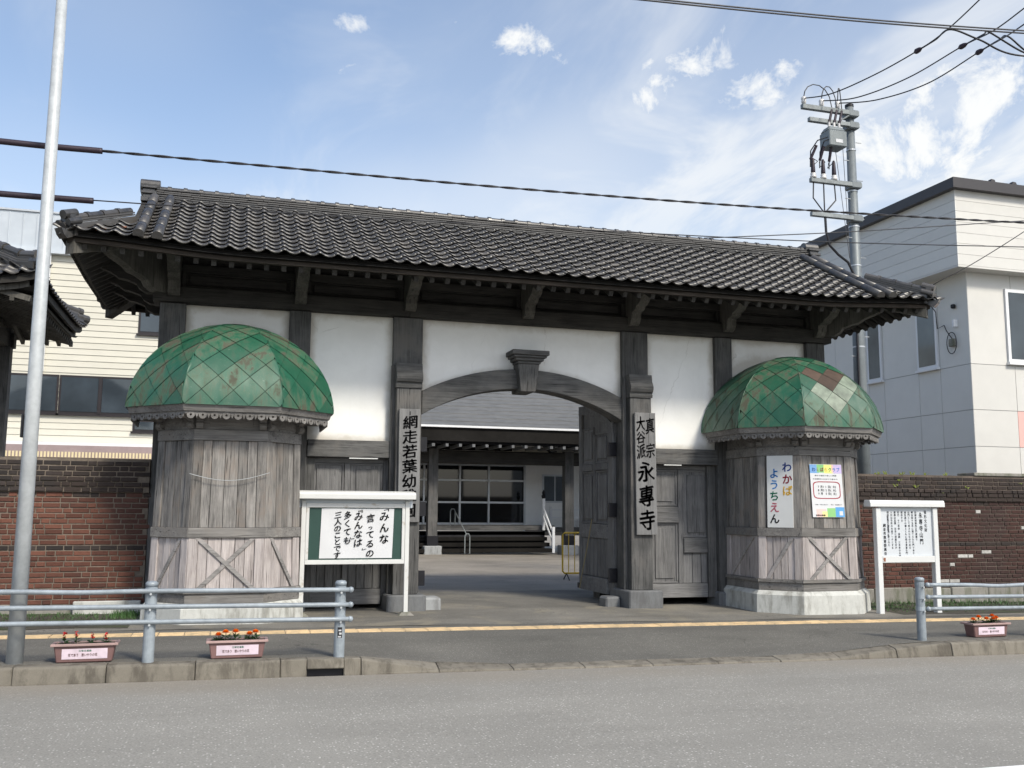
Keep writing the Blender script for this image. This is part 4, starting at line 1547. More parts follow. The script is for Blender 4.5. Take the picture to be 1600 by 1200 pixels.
# white information board on the right
SY = -1.62
sg = thing('information_board', 'white post-mounted board of small black text beside the right turret', 'sign', (6.1, SY, 0))
for x in (5.58, 6.70):
    MB().hexa([(x - .046, SY - .05, g(x) - .02), (x + .046, SY - .05, g(x) - .02), (x + .046, SY + .05, g(x) - .02), (x - .046, SY + .05, g(x) - .02), (x - .046, SY - .05, 1.66), (x + .046, SY - .05, 1.66), (x + .046, SY + .05, 1.66), (x - .046, SY + .05, 1.66)]).build('leg', 'white_clean', sg, bevel=.006)
MB().prism([(-.09, 1.675), (-.09, 1.735), (-.07, 1.785), (.07, 1.785), (.09, 1.735), (.09, 1.675)], lambda a, b2, q: (5.40 if q == 0 else 6.87, SY + a, b2)).build('cap_rail', 'white_clean', sg, bevel=.006, fix=True)
bx('panel', 'sign_white', 5.627, 6.653, SY - .012, SY + .02, .87, 1.673, sg, 0)
bx('rail', 'white_clean', 5.628, 6.652, SY - .05, SY + .04, .765, .868, sg)
fn = lambda u, v: (u + .045, SY - .0155, v)


def column(out, txt, u, v, sx, st):
    for c in txt:
        if c != ' ': out.append((c, u, v, sx, st * .92))
        v -= st


ch = []
column(ch, '有形文化財', 6.48, 1.59, .055, .073)
sign_text(sg, 'lettering', ch, fn, 'ink_soft', 3, bold=.022)
ch = []
column(ch, '永専寺山門', 6.385, 1.54, .075, .108)
column(ch, '網走市教育委員会', 5.665, 1.37, .056, .065)
sign_text(sg, 'lettering', ch, fn, 'ink', 3, bold=.022)
ch = []
body = ['旧網走刑務所正門遺構で', '明治四十五年に建てられた門であり', '山門として移されたものである', '煉瓦造りの塀とともに残る貴重な門', '保存する', '桁行 十二米余 梁間 三米余の木造', '屋根は瓦葺 左右に塔屋を付け', '入口は弓形の木造アーチとする', '昭和に至り現在地に移された']
for i, tx in enumerate(body): column(ch, tx, 6.285 - .068 * i, 1.585, .040, .0445)
column(ch, '昭和三十四年一月', 5.735, 1.51, .036, .043)
sign_text(sg, 'lettering', ch, fn, 'ink_soft', 3, bold=.022)
bx('rust_spot', 'tile_red', 5.64, 5.68, SY - .053, SY - .0505, .785, .845, sg, 0)

# kindergarten sign and poster on the right turret
def face_fn(cx, k, z_ref, off):
    """(u metres along the face from its left corner, z) on face k of a turret; k=1 left diagonal, 2 front"""
    def f(u, z):
        q = 1.0 - .020 * (z - .3)
        if k == 1:
            A, B = Vector((-1.0, -.5)) * q, Vector((-.5, -1.0)) * q
        else:
            A, B = Vector((-.5, -1.0)) * q, Vector((.5, -1.0)) * q
        d = (B - A).normalized(); n = Vector((d.y, -d.x))
        p = A + d * u + n * off
        return (cx + p.x, -.55 + p.y, z)
    return f


COLR = dict(blue=(.012, .055, .30), red=(.30, .012, .03), yel=(.80, .50, .045), lblue=(.02, .22, .62), green=(.008, .20, .11), pink=(.62, .18, .24), sky=(.08, .30, .68))
for k, v in COLR.items(): M['c_' + k] = flat('paint_' + k, v)
f0, f1 = face_fn(4.7, 1, 0, .020), face_fn(4.7, 1, 0, .034)
ks = thing('kindergarten_sign', 'white upright board with multicoloured kana on the right turret', 'sign', tuple(f0(.38, 1.33)))
U0, U1, Z0, Z1 = .155, .575, 1.325, 2.50
MB().hexa([f1(U0, Z0), f1(U1, Z0), f0(U1, Z0), f0(U0, Z0), f1(U0, Z1), f1(U1, Z1), f0(U1, Z1), f0(U0, Z1)]).build('panel', 'white_clean', ks, bevel=.003)
ft = face_fn(4.7, 1, 0, .037)
for c, u, v, col in (('わ', .485, 2.31, 'blue'), ('か', .487, 2.115, 'red'), ('ば', .487, 1.925, 'yel'), ('よ', .275, 2.21, 'lblue'), ('う', .275, 2.025, 'sky'), ('ち', .275, 1.84, 'green'), ('え', .275, 1.655, 'pink'), ('ん', .275, 1.47, 'ink')):
    mb = MB(); write(mb, c, ft, u, v, .165, .175, bold=.038)
    mb.build('lettering', 'ink' if col == 'ink' else 'c_' + col, ks)

f0, f1 = face_fn(4.7, 2, 0, .018), face_fn(4.7, 2, 0, .022)
ps = thing('club_poster', 'colourful printed poster with a red framed date box on the right turret', 'poster', tuple(f0(.5, 1.5)))
PU0, PW, PZ, PH = .175, .60, 1.50, .86


def pf(off):
    ff = face_fn(4.7, 2, 0, off)
    return lambda u, v: ff(PU0 + u * PW + .035 * (1 - v), PZ + v * PH)


def prect(name, mat, u0, u1, v0, v1, off, parent=ps):
    a = pf(off)
    return MB().add([a(u0, v0), a(u1, v0), a(u1, v1), a(u0, v1)], [(0, 1, 2, 3)]).build(name, mat, parent)


a0, a1 = pf(.016), pf(.0205)
MB().hexa([a1(0, 0), a1(1, 0), a0(1, 0), a0(0, 0), a1(0, 1), a1(1, 1), a0(1, 1), a0(0, 1)]).build('sheet', 'paper', ps)
for i, (u0, u1, c) in enumerate(((.0, .28, (.17, .34, .62)), (.22, .50, (.22, .50, .20)), (.44, .72, (.70, .70, .22)), (.68, .80, (.72, .48, .42)), (.74, 1.0, (.50, .42, .66)))):
    M['pb%d' % i] = flat('poster_band_%d' % i, c)
    prect('colour_block', 'pb%d' % i, u0, u1, .83 + .012 * (i % 2), .995, .0208 + .0002 * i)
for i, (u0, u1, v1, c) in enumerate(((.12, .42, .15, (.72, .50, .46)), (.30, .55, .11, (.75, .66, .30)), (.46, .76, .17, (.25, .52, .20)), (.72, .999, .19, (.10, .32, .62)))):
    M['pc%d' % i] = flat('poster_foot_%d' % i, c)
    prect('colour_block', 'pc%d' % i, u0, u1, .004, v1, .0208 + .0002 * i)
prect('white_square', 'paper', .84, .95, .035, .115, .0220)
# red frame
fr = MB()
an = pf(.0225)
ring = []
for i in range(40):
    t = 2 * math.pi * i / 40
    cxx, cyy = math.copysign(abs(math.cos(t)) ** .35, math.cos(t)), math.copysign(abs(math.sin(t)) ** .35, math.sin(t))
    ring.append((.49 + .43 * cxx, .51 + .165 * cyy, .49 + .405 * cxx, .51 + .149 * cyy))
fr.add([an(r[0], r[1]) for r in ring] + [an(r[2], r[3]) for r in ring], [(i, (i + 1) % 40, 40 + (i + 1) % 40, 40 + i) for i in range(40)])
fr.build('date_frame', 'c_red', ps)


def ptext(txt, u, v, su, sv, mat, bold=.022):
    mb = MB()
    n = pf(.0232)
    for i, c in enumerate(txt):
        if c == ' ': continue
        write(mb, c, n, u + i * su, v, su * .95, sv, bold=bold)
    mb.build('lettering', mat, ps)


for i, (c, col) in enumerate(zip('わくばらクラブ', ('blue', 'pink', 'red', 'yel', 'green', 'sky', 'lblue'))):
    ptext(c, .12 + .127 * i, .90, .115, .085, 'c_' + col, .038)
ptext('親子で遊ぼう楽しい時間', .17, .785, .062, .028, 'ink_soft')
ptext('未就園児のお友だち集まれ', .10, .72, .066, .024, 'ink_soft')
for i, t in enumerate(('7月11日(火)', '8月22日(火)', '9月 5日(土)')): ptext(t, .25, .575 - .065 * i, .078, .052, 'ink', .038)
ptext('時間 午前十時より', .12, .235, .045, .022, 'ink_soft')
ptext('申込 幼稚園まで', .60, .235, .045, .022, 'ink_soft')
ptext('若葉幼稚園', .12, .035, .06, .034, 'ink', .038)

# ================================================================== STREET FURNITURE
lx, ly = -6.66, -4.55
lp = thing('lamp_post', 'tall tapering galvanised street lamp post at the left edge', 'lamp post', (lx, ly, g(lx)))
MB().tube([(lx, ly, g(lx) - .1), (lx, ly, 3), (lx, ly, 9.0)], [.080, .068, .048], 20).build('shaft', 'galv', lp, smooth=True)
MB().tube([(lx, ly, 8.9), (lx - .1, ly - .4, 9.25), (lx - .15, ly - 1.4, 9.5)], .035, 10).build('arm', 'galv', lp, smooth=True)
MB().hexa([(lx - .27, ly - 2.0, 9.42), (lx - .03, ly - 2.0, 9.42), (lx - .03, ly - 1.35, 9.42), (lx - .27, ly - 1.35, 9.42), (lx - .22, ly - 1.95, 9.56), (lx - .08, ly - 1.95, 9.56), (lx - .08, ly - 1.35, 9.56), (lx - .22, ly - 1.35, 9.56)]).build('lantern', 'switch_grey', lp, bevel=.02)
bx('access_plate', 'black_metal', lx - .095, lx - .075, ly - .03, ly + .03, 2.28, 2.52, lp)


def rail_fence(label, posts, xa, xb, y, open_end, label_group=None):
    root = thing('guard_fence', label, 'fence', (posts[0], y, g(posts[0])), 'pipe fences along the kerb')
    hs = (.70, .545, .395)
    for x in posts:
        zb = g(x)
        p = MB().tube([(x, y, zb - .2), (x, y, zb + .76)], .057, 18)
        po = p.build('post', 'rail_blue', root, smooth=False)
        MB().lathe([(.060, .74), (.062, .775), (.045, .792), (.001, .797)], (x, y, zb), 18).build('post_cap', 'rail_blue', po, smooth=True)
        for h in hs:
            MB().tube([(x, y, zb + h + .026), (x, y, zb + h - .026)], .061, 18).build('clamp', 'rail_blue', po)
            MB().tube([(x, y - .055, zb + h - .03), (x, y - .085, zb + h - .03)], .012, 8).build('bolt', 'galv', po)
    for i, h in enumerate(hs):
        pts = []
        n = 30
        for k in range(n + 1):
            x = xa + (xb - xa) * k / n
            dz = 0
            if i == 0:
                c = min(abs(x - q) for q in (-6.05,)) if y < -4.68 and xa < 0 else abs(x - 5.15)
                dz = -.018 * math.exp(-(c / .35) ** 2) * (1 if xa > 0 else .6)
            pts.append((x, y - .066, g(x) + h + dz))
        MB().tube(pts, .0245, 12).build('rail', 'rail_blue', root, smooth=True)
        ex = xb if open_end > 0 else xa
        MB().lathe([(.001, -.032), (.024, -.024), (.033, 0), (.024, .024), (.001, .032)], (ex, y - .066, g(ex) + h), 12).build('rail_knob', 'rail_blue', root, smooth=True)
    return root


fl = rail_fence('pale grey pipe fence of three rails at the left, ending near the driveway', [-9.4, -7.5, -5.42, -3.52], -9.6, -3.42, -4.70, 1)
st = MB()
for k in range(7):
    t0, t1 = -1.9 + .12 * k - .15, -1.9 + .12 * (k + 1) - .15
    st.add([(-3.52 + .0585 * math.cos(t), -4.70 + .0585 * math.sin(t), g(-3.52) + z) for t, z in ((t0, .20), (t1, .20), (t1, .31), (t0, .31))], [(0, 1, 2, 3)])
stick = st.build('sticker', 'ink', fl)
for z0, z1, a0, a1 in ((.270, .285, -1.85, -1.35), (.235, .255, -1.75, -1.30), (.205, .220, -1.95, -1.4)):
    s2 = MB()
    for k in range(4):
        t0, t1 = a0 + (a1 - a0) * k / 4, a0 + (a1 - a0) * (k + .8) / 4
        s2.add([(-3.52 + .0595 * math.cos(t), -4.70 + .0595 * math.sin(t), g(-3.52) + z) for t, z in ((t0, z0), (t1, z0), (t1, z1), (t0, z1))], [(0, 1, 2, 3)])
    s2.build('sticker_mark', 'paper', stick)
rail_fence('pale grey pipe fence with a dented top rail at the right edge', [3.96, 5.9, 7.8], 4.03, 8.2, -4.56, 0)


def planter(x, y, label, flowers, seed, word):
    z = g(x)
    pl = thing('flower_planter', label, 'planter', (x, y, z), 'long planters on the kerb')
    hw0, hw1, d0, d1 = .255, .295, .085, .105
    box = MB()
    o = [(-hw0, -d0, 0), (hw0, -d0, 0), (hw0, d0, 0), (-hw0, d0, 0), (-hw1 + .012, -d1 + .01, .165), (hw1 - .012, -d1 + .01, .165), (hw1 - .012, d1 - .01, .165), (-hw1 + .012, d1 - .01, .165)]
    box.hexa([(x + a, y + b2, z + c) for a, b2, c in o])
    box.build('trough', 'planter', pl, bevel=.01)
    rim = MB()
    for (a0, a1, b0, b1) in ((-hw1 - .015, hw1 + .015, -d1 - .015, -d1 + .015), (-hw1 - .015, hw1 + .015, d1 - .015, d1 + .015), (-hw1 - .015, -hw1 + .02, -d1 + .016, d1 - .016), (hw1 - .02, hw1 + .015, -d1 + .016, d1 - .016)):
        rim.box(x + a0, x + a1, y + b0, y + b1, z + .160, z + .185)
    rim.build('rim', 'planter_rim', pl, bevel=.004)
    MB().box(x - hw1 + .03, x + hw1 - .03, y - d1 + .02, y + d1 - .02, z + .15, z + .172).build('soil', 'soil', pl)
    f = lambda u, v: (x + u, y - d0 - .004 - (d1 - .01 - d0) * (v / .165), z + v)
    lab = MB().add([f(-.205, .035), f(.215, .035), f(.215, .135), f(-.205, .135)], [(0, 1, 2, 3)]).build('label', 'label_pink', pl)
    f2 = lambda u, v: tuple(Vector(f(u, v)) + Vector((0, -.002, 0)))
    mb = MB()
    for i, c in enumerate(word):
        if c != ' ': write(mb, c, f2, -.135 + .0245 * i, .075, .025, .032, bold=.038)
    mb.build('lettering', 'planter', lab)
    mb = MB()
    for i, c in enumerate('広報花運動'): write(mb, c, f2, -.04 + .024 * i, .115, .022, .022, bold=.022)
    mb.build('lettering', 'c_green', lab)
    rr = random.Random(seed)
    for i, (dx, kind, h) in enumerate(flowers):
        fx, fy = x + dx, y + rr.uniform(-.03, .03)
        zt = z + .17
        word_n = ('first', 'second', 'third', 'fourth', 'fifth', 'sixth')[i]
        fp = thing('flower_plant', {'red': '%s red flower from the left in the planter beside the lamp post', 'orange': '%s orange marigold from the left in the planter between the fence posts', 'orange2': '%s orange marigold from the left in the planter at the right edge'}[kind] % word_n, 'flower', (fx, fy, zt), {'red': 'red flowers in the left planter', 'orange': 'marigolds in the middle planter', 'orange2': 'marigolds in the right planter'}[kind])
        MB().tube([(fx, fy, zt - .02), (fx + rr.uniform(-.006, .006), fy, zt + h)], .004, 6).build('stem', 'leaf', fp)
        lf = MB()
        for k in range(26 if kind != 'red' else 14):
            a = rr.uniform(0, 6.28); rad = rr.uniform(.01, .055 if kind != 'red' else .035); hh = rr.uniform(.005, max(.03, h * .75))
            c = Vector((fx + rad * math.cos(a), fy + rad * math.sin(a), zt + hh))
            d = Vector((math.cos(a), math.sin(a), rr.uniform(-.2, .8))).normalized() * rr.uniform(.028, .045)
            sd = Vector((-math.sin(a), math.cos(a), rr.uniform(-.4, .4))) * .013
            lf.add([c - d * .4, c + sd, c + d, c - sd], [(0, 1, 2, 3)])
        lf.build('leaves', 'leaf', fp)
        pt = MB()
        top = Vector((fx, fy, zt + h))
        if kind == 'red':
            for k in range(16):
                a = rr.uniform(0, 6.28)
                c = top + Vector((rr.uniform(-.014, .014), rr.uniform(-.014, .014), rr.uniform(-.03, .03)))
                d = Vector((math.cos(a), math.sin(a), .4)) * .017; sd = Vector((-math.sin(a), math.cos(a), .5)) * .009
                pt.add([c - d, c + sd, c + d, c - sd], [(0, 1, 2, 3)])
        else:
            for ring in range(4):
                nn = 12 - ring * 2
                for k in range(nn):
                    a = 6.28 * k / nn + ring * .3
                    el = .1 + ring * .38
                    d = Vector((math.cos(a) * math.cos(el), math.sin(a) * math.cos(el), math.sin(el) * .8)) * .042
                    sd = Vector((-math.sin(a), math.cos(a), 0)) * .015
                    pt.add([top + d * .1, top + d * .8 + sd, top + d * 1.1, top + d * .8 - sd], [(0, 1, 2, 3)])
        pt.build('petals', 'petal_red' if kind == 'red' else 'petal_orange', fp)
    return pl


planter(-6.02, -4.56, 'mauve planter of red flowers on the kerb beside the lamp post', [(-.20, 'red', .085), (-.09, 'red', .095), (.06, 'red', .08), (.19, 'red', .075)], 5, '花であう 思いやりの花')
planter(-4.56, -4.55, 'mauve planter of orange flowers on the kerb between the two fence posts', [(-.19, 'orange', .055), (-.12, 'orange', .085), (-.02, 'orange', .085), (.12, 'orange', .06), (.18, 'orange', .08)], 6, '花であう 思いやりの花')
planter(5.12, -4.40, 'mauve planter of orange flowers on the kerb at the right edge', [(-.21, 'orange2', .05), (-.11, 'orange2', .08), (.0, 'orange2', .055), (.11, 'orange2', .09), (.12, 'orange2', .05), (.2, 'orange2', .06)], 7, '花であう 思いやりの花')

# cord leaning on the open door, scrap of cloth by its foot
pts = [(1.60 - .012, 1.05 + .62 * t, 1.42 - 1.26 * t) for t in [i / 8 for i in range(9)]]
tag(MB().tube([(p[0] + .004 * math.sin(7 * i), p[1], p[2]) for i, p in enumerate(pts)], .010, 6).build('door_rope', simple('straw_rope', (.26, .22, .13), .9)), 'thin straw rope hanging slantwise down the open door leaf', 'rope')
cb = MB()
rr = random.Random(3)
cb.grid(lambda u, v: (1.50 + .14 * u, .20 + .10 * v, .035 + .07 * math.sin(3.1 * u) * math.sin(3.1 * v) + rr.uniform(-.012, .012)), 7, 6)
tag(cb.build('cloth_scrap', 'white_clean', smooth=True), 'crumpled white scrap of cloth at the foot of the right door', 'cloth')

# ================================================================== BRICK WALLS
def at(px, py, Y):
    d = fw * 1500 + rt * (px - 800) - up * (py - 600)
    return CAM_POS + d * ((Y - CAM_POS.y) / d.y)


def brick_mesh(name, w, h, d, mat):
    c = .006
    mb = MB()
    mb.add([(0, c, 0), (w, c, 0), (w, c, h), (0, c, h), (c, 0, c), (w - c, 0, c), (w - c, 0, h - c), (c, 0, h - c), (0, d, 0), (w, d, 0), (w, d, h), (0, d, h)],
           [(4, 5, 6, 7), (0, 1, 5, 4), (1, 2, 6, 5), (2, 3, 7, 6), (3, 0, 4, 7), (0, 8, 9, 1), (1, 9, 10, 2), (2, 10, 11, 3), (3, 11, 8, 0)])
    me = mb.mesh(name)
    me.materials.append(M[mat])
    return me


def brick_wall(label, x_in, sgn, length, red, dark, pale, mort, near, split):
    """wall along X from x_in outwards; Flemish-looking courses"""
    x_out = x_in + sgn * length
    xa, xb = min(x_in, x_out), max(x_in, x_out)
    w = thing('brick_wall', label, 'wall', ((xa + xb) / 2, .1, 0))
    MB().box(xa, xb, .012, .34, -.15, 1.80).build('mortar', mort, w)
    MB().box(xa, xb, -.030, .38, 1.80, 2.285).build('mortar', mort, w)
    CH = .0762
    fz = MB()
    n = int(length / .9)
    for i in range(n + 1):
        a = xa + i * length / (n + 1)
        MB().box(a + .004, a + length / (n + 1) - .004, -.045 - .01 * (i % 2), .01, -.2, .20 + .015 * math.sin(i * 2.1)).build('footing_stone', 'moss_stone', w, bevel=.015)
    meshes = {}
    rr = random.Random(int(x_in * 10) + 3)
    items = []
    for c in range(28):
        z = .205 + c * CH
        if z > 2.25: break
        x = x_in + sgn * (rr.uniform(0, .18) if c % 2 else rr.uniform(-.1, .08))
        top = z > 1.80
        y = -.042 - (.018 if 1.86 < z < 2.02 else 0) if top else 0
        k = rr.randint(0, 1)
        while abs(x - x_in) < length:
            bw = .222 if k % 2 == 0 else .108
            if rr.random() < .12: bw = .222
            k += 1
            x0 = x if sgn > 0 else x - bw
            mt = dark if (top or abs(z - 1.0) < .035) else red
            if z > split and not top and rr.random() < .35: mt = dark
            if (not top) and pale and rr.random() < pale and abs(x - x_in) > .9 and z < 1.7: mt = 'brick_pale'
            if sgn > 0 and x0 < x_in - .0: x += sgn * (bw + .015); continue
            items.append((abs(x - near), bw, mt, x0, y + rr.uniform(-.004, .004), z + rr.uniform(-.002, .002)))
            x += sgn * (bw + .015)
    items.sort(key=lambda t: t[0])
    rest = {}
    for i, (d, bw, mt, x0, y, z) in enumerate(items):
        key = (bw, mt)
        if key not in meshes: meshes[key] = brick_mesh('brick', bw, CH - .016, .06, mt)
        if i < 300:
            piece('brick', meshes[key], mt, w, T(x0, y, z))
        else:
            mb = rest.setdefault(mt, MB())
            me = meshes[key]
            mb.add([(v.co.x + x0, v.co.y + y, v.co.z + z) for v in me.vertices], [tuple(p.vertices) for p in me.polygons])
    for mt, mb in rest.items():
        o = mb.build('brickwork', mt, w)
        o['kind'] = 'stuff'
    return w


wl = brick_wall('old red brick wall with sooty dark top courses to the left of the gate', -5.83, -1, 6.0, 'brick', 'brick_dark', 0, 'mortar', -5.8, 1.72)
wr = brick_wall('dark brown brick wall with pale spalled bricks to the right of the gate', 5.83, 1, 8.4, 'brick_r', 'brick_dark', .035, 'mortar_r', 6.3, 1.62)
MB().box(9.0, 14.2, -.06, .40, 2.287, 2.35).build('coping', 'moss_stone', wr, bevel=.01)
MB().box(-6.75, -5.85, -.16, -.06, -.1, .25).build('step_block', 'base_white', wl, bevel=.01)
# grass and moss at the foot of the walls, weeds on the right wall
gr = MB()
rr = random.Random(8)
for (xa, xb, ya, yb, n, hmin, hmax) in ((-11, -5.8, -1.5, -.1, 2600, .01, .05), (5.8, 13, -1.75, -.1, 3600, .01, .06), (5.8, 9.5, -.35, -.06, 400, .03, .12), (-6.2, -5.85, -1.0, -.2, 260, .04, .12)):
    for _ in range(n):
        x, y = rr.uniform(xa, xb), ya + (yb - ya) * math.sqrt(rr.random())
        h = rr.uniform(hmin, hmax); a = rr.uniform(0, 6.28)
        z = g(x) + .008
        dx, dy = .006 * math.cos(a), .006 * math.sin(a)
        gr.add([(x - dx, y - dy, z), (x + dx, y + dy, z), (x + rr.uniform(-.03, .03), y + rr.uniform(-.03, .03), z + h)], [(0, 1, 2)])
go = gr.build('grass', 'leaf')
go['kind'] = 'stuff'; go['label'] = 'short grass at the foot of the brick walls'; go['category'] = 'grass'
for nm, xa, xb in (('moss_bed', -12, -5.86), ('moss_bed', 5.86, 14)):
    mb = MB()
    mb.grid(lambda u, v: (xa + (xb - xa) * u, -1.85 + 1.84 * v + .05 * math.sin(u * 30), g(xa + (xb - xa) * u) + .009), 24, 3)
    struct(mb.build(nm, 'soil'))
wd = MB()
for k in range(15):
    x = rr.uniform(6.6, 10.4); z = 2.285 if rr.random() < .6 else rr.uniform(1.95, 2.2)
    y = rr.uniform(-.04, .1) if z > 2.28 else -.05
    for _ in range(rr.randint(3, 9)):
        a = rr.uniform(0, 6.28); h = rr.uniform(.02, .08 if z > 2.28 else .05)
        c = Vector((x + rr.uniform(-.04, .04), y, z))
        tip = c + Vector((math.cos(a) * .05, -.02 * rr.random(), h if z > 2.28 else rr.uniform(-.03, .05)))
        sd = Vector((.007, 0, .004))
        wd.add([c - sd, c + sd, (c + tip) / 2 + sd * 1.6, tip, (c + tip) / 2 - sd * 1.6], [(0, 1, 2, 3, 4)])
wo = wd.build('wall_weeds', 'leaf_y')
wo['kind'] = 'stuff'; wo['label'] = 'small yellow-green weeds growing on the right brick wall'; wo['category'] = 'weeds'

# ================================================================== TEMPLE HALL in the courtyard
tp = thing('temple_hall', 'temple hall with grey slate roof and glazed front, seen through the arch', 'temple', (5, 20, 0))


def tb(name, mat, x0, x1, y0, y1, z0, z1, parent=tp, bev=0): return MB().box(x0, x1, y0, y1, z0, z1).build(name, mat, parent, bevel=bev)


TY = 21.5
tb('wall', 'white_wall2', -8, 6.6, TY + .12, TY + .4, 3.35, 4.6)
tb('wall', 'plaster', 6.75, 16, TY + .1, TY + .4, .55, 4.9)
tb('wall', 'white_wall2', -8, -2.6, TY + .1, TY + .4, .55, 3.34)
tb('gable_panel', 'cream', 5.2, 8.6, 19.9, 19.97, 3.35, 3.95)
glz = tb('glazed_front', 'frame_alu', -2.6, 6.72, TY + .10, TY + .14, .98, 3.34)
xm = [-2.6, -1.2, .1, 1.35, 2.62, 2.95, 4.05, 5.22, 6.70]
for a, c in zip(xm, xm[1:]):
    for z0, z1 in ((1.06, 1.80), (1.88, 2.66), (2.74, 3.26)):
        tb('pane', 'glass_dark', a + .05, c - .05, TY + .07, TY + .095, z0, z1, glz)
    tb('mullion', 'frame_alu', c - .035, c + .035, TY + .02, TY + .068, 1.0, 3.32, glz)
tb('transom', 'frame_alu', -2.6, 6.66, TY + .03, TY + .066, 2.665, 2.735, glz)
tb('transom', 'frame_alu', -2.6, 6.66, TY + .03, TY + .066, 1.805, 1.875, glz)
tb('porch_floor', 'post_x', -3.5, 7.4, 19.9, TY + .1, .80, .97)
tb('porch_floor', 'post_x', 7.42, 12, 20.6, TY + .1, .72, .88)
for k in range(4): tb('step', 'hall_dark', -2.5, 6.9, 18.7 + .3 * k, 19.05 + .3 * k, .02 + .2 * k, .16 + .2 * k, bev=.01)
tb('step_riser', 'ink', -2.5, 6.9, 19.6, 19.7, 0, .78)
for x in (2.42, 7.62, -3.4):
    tb('pillar', 'post_z', x - .17, x + .17, 18.83, 19.17, .28, 3.75)
    tb('pillar_shoe', 'black_metal', x - .20, x + .20, 18.80, 19.20, .28, .62)
    tb('pillar_base', 'pale_stone', x - .32, x + .32, 18.68, 19.32, -.1, .27, bev=.03)
    # bracket block on top
    MB().prism([(-.15, 3.78), (.15, 3.78), (.30, 3.90), (.38, 4.0), (.62, 4.06), (.62, 4.22), (-.62, 4.22), (-.62, 4.06), (-.38, 4.0), (-.30, 3.90)], lambda a, b2, q: (x + a, 18.8 + .4 * q, b2)).build('bracket_set', 'black_metal', tp, fix=True)
tb('main_beam', 'dark_x', -3.9, 8.05, 18.84, 19.16, 3.22, 3.70, bev=.04)
MB().prism([(0, 3.25), (.35, 3.28), (.30, 3.40), (.42, 3.45), (.32, 3.55), (.38, 3.62), (0, 3.65)], lambda a, b2, q: (8.05 + a, 18.9 + .2 * q, b2)).build('beam_nose', 'dark_x', tp, fix=True)
MB().prism([(0, 3.7), (.25, 3.72), (.1, 4.0), (-.3, 4.3), (-.75, 4.35), (-.45, 4.1)], lambda a, b2, q: (6.9 + a, 18.9 + .2 * q, b2)).build('curved_tie', 'black_metal', tp, fix=True)
tb('carved_board', 'hall_dark', -3.2, 5.4, 18.95, 19.05, 3.72, 4.15)
tb('eave_soffit', 'hall_dark', -9, 17, 17.6, 22, 4.22, 4.30)
tb('fascia', 'hall_dark', -9.2, 17.2, 17.35, 17.5, 3.93, 4.42)
tb('gutter_edge', 'frame_white', -9.2, 17.2, 17.26, 17.36, 4.40, 4.47)
rmm = MB(); rmm.box(-.05, .05, 0, 1.5, 0, .10)
rme = rmm.mesh('rafter'); rme.materials.append(M['granite'])
for k in range(44): piece('rafter', rme, 'granite', tp, T(-7.5 + k * .48, 17.40, 3.74))
tb('rafter_board', 'black_metal', -9, 17, 17.75, 17.95, 3.86, 4.21)
# stepped slate roof (courses too fine to pick apart)
sl_ = MB()
NRW = 46
for k in range(NRW):
    y0 = 17.28 + k * .26; z0 = 4.46 + k * .26 * .62
    xl, xr = -9.3 + k * .26 * .30, 17.3 - k * .26 * 1.15
    n = 60
    top = []
    for i in range(n + 1):
        x = xl + (xr - xl) * i / n
        dz = .018 * math.sin(i * 12.9898 + k * 78.233) * .5
        top.append((x, y0, z0 + .03 + dz))
    vs = [(p[0], p[1], p[2] - .05) for p in top] + top + [(p[0], y0 + .30, z0 + .30 * .62) for p in top]
    m_ = n + 1
    sl_.add(vs, [(i, i + 1, m_ + i + 1, m_ + i) for i in range(n)] + [(m_ + i, m_ + i + 1, 2 * m_ + i + 1, 2 * m_ + i) for i in range(n)])
rf = sl_.build('slate_courses', 'slate', tp)
rf['kind'] = 'stuff'
MB().tube([(17.2, 17.4, 4.5), (3.6, 29.2, 11.8)], .12, 8).build('hip_ridge', 'fascia_dark', tp)
# small window, stair rail
win = tb('window', 'frame_alu', 7.45, 8.45, TY + .04, TY + .098, 1.85, 2.98)
tb('pane', 'glass', 7.52, 7.95, TY + .02, TY + .038, 1.92, 2.91, win)
tb('pane', 'glass', 8.0, 8.38, TY + .02, TY + .038, 1.92, 2.91, win)
sr = MB()
for z in (.0, .35):
    sr.tube([(6.95, 18.75, .35 + z), (6.95, 19.9, 1.3 + z)], .035, 6)
sr.box(6.90, 7.0, 19.85, 19.95, .8, 2.0)
sr.box(6.90, 7.0, 18.7, 18.8, 0, .95)
sr.build('stair_rail', 'frame_white', tp)
MB().lathe([(.06, 0), (.085, .1), (.04, .16), (.07, .22), (.001, .34)], (6.95, 19.9, 2.0), 10).build('newel_cap', 'black_metal', tp)
pr_ = MB()
for z in (1.25, 1.55): pr_.box(7.42, 12, 20.62, 20.68, z, z + .05)
for x in (7.5, 9, 10.5): pr_.box(x - .04, x + .04, 20.6, 20.7, .88, 1.7)
pr_.build('porch_rail', 'frame_white', tp)
hr = thing('handrail', 'thin steel handrail standing before the temple steps', 'handrail', (3.3, 17.6, 0))
for (x, y, z0, h) in ((3.42, 20.0, .97, 1.58), (3.62, 18.5, 0, .70)):
    MB().tube([(x - .09, y, z0), (x - .09, y, h - .08), (x - .05, y, h), (x + .05, y, h), (x + .09, y, h - .08), (x + .09, y, z0)], .020, 6).build('hoop', 'arm_steel', hr)
MB().tube([(3.50, 20.0, 1.5), (3.60, 18.5, .66)], .018, 6).build('rail', 'arm_steel', hr)

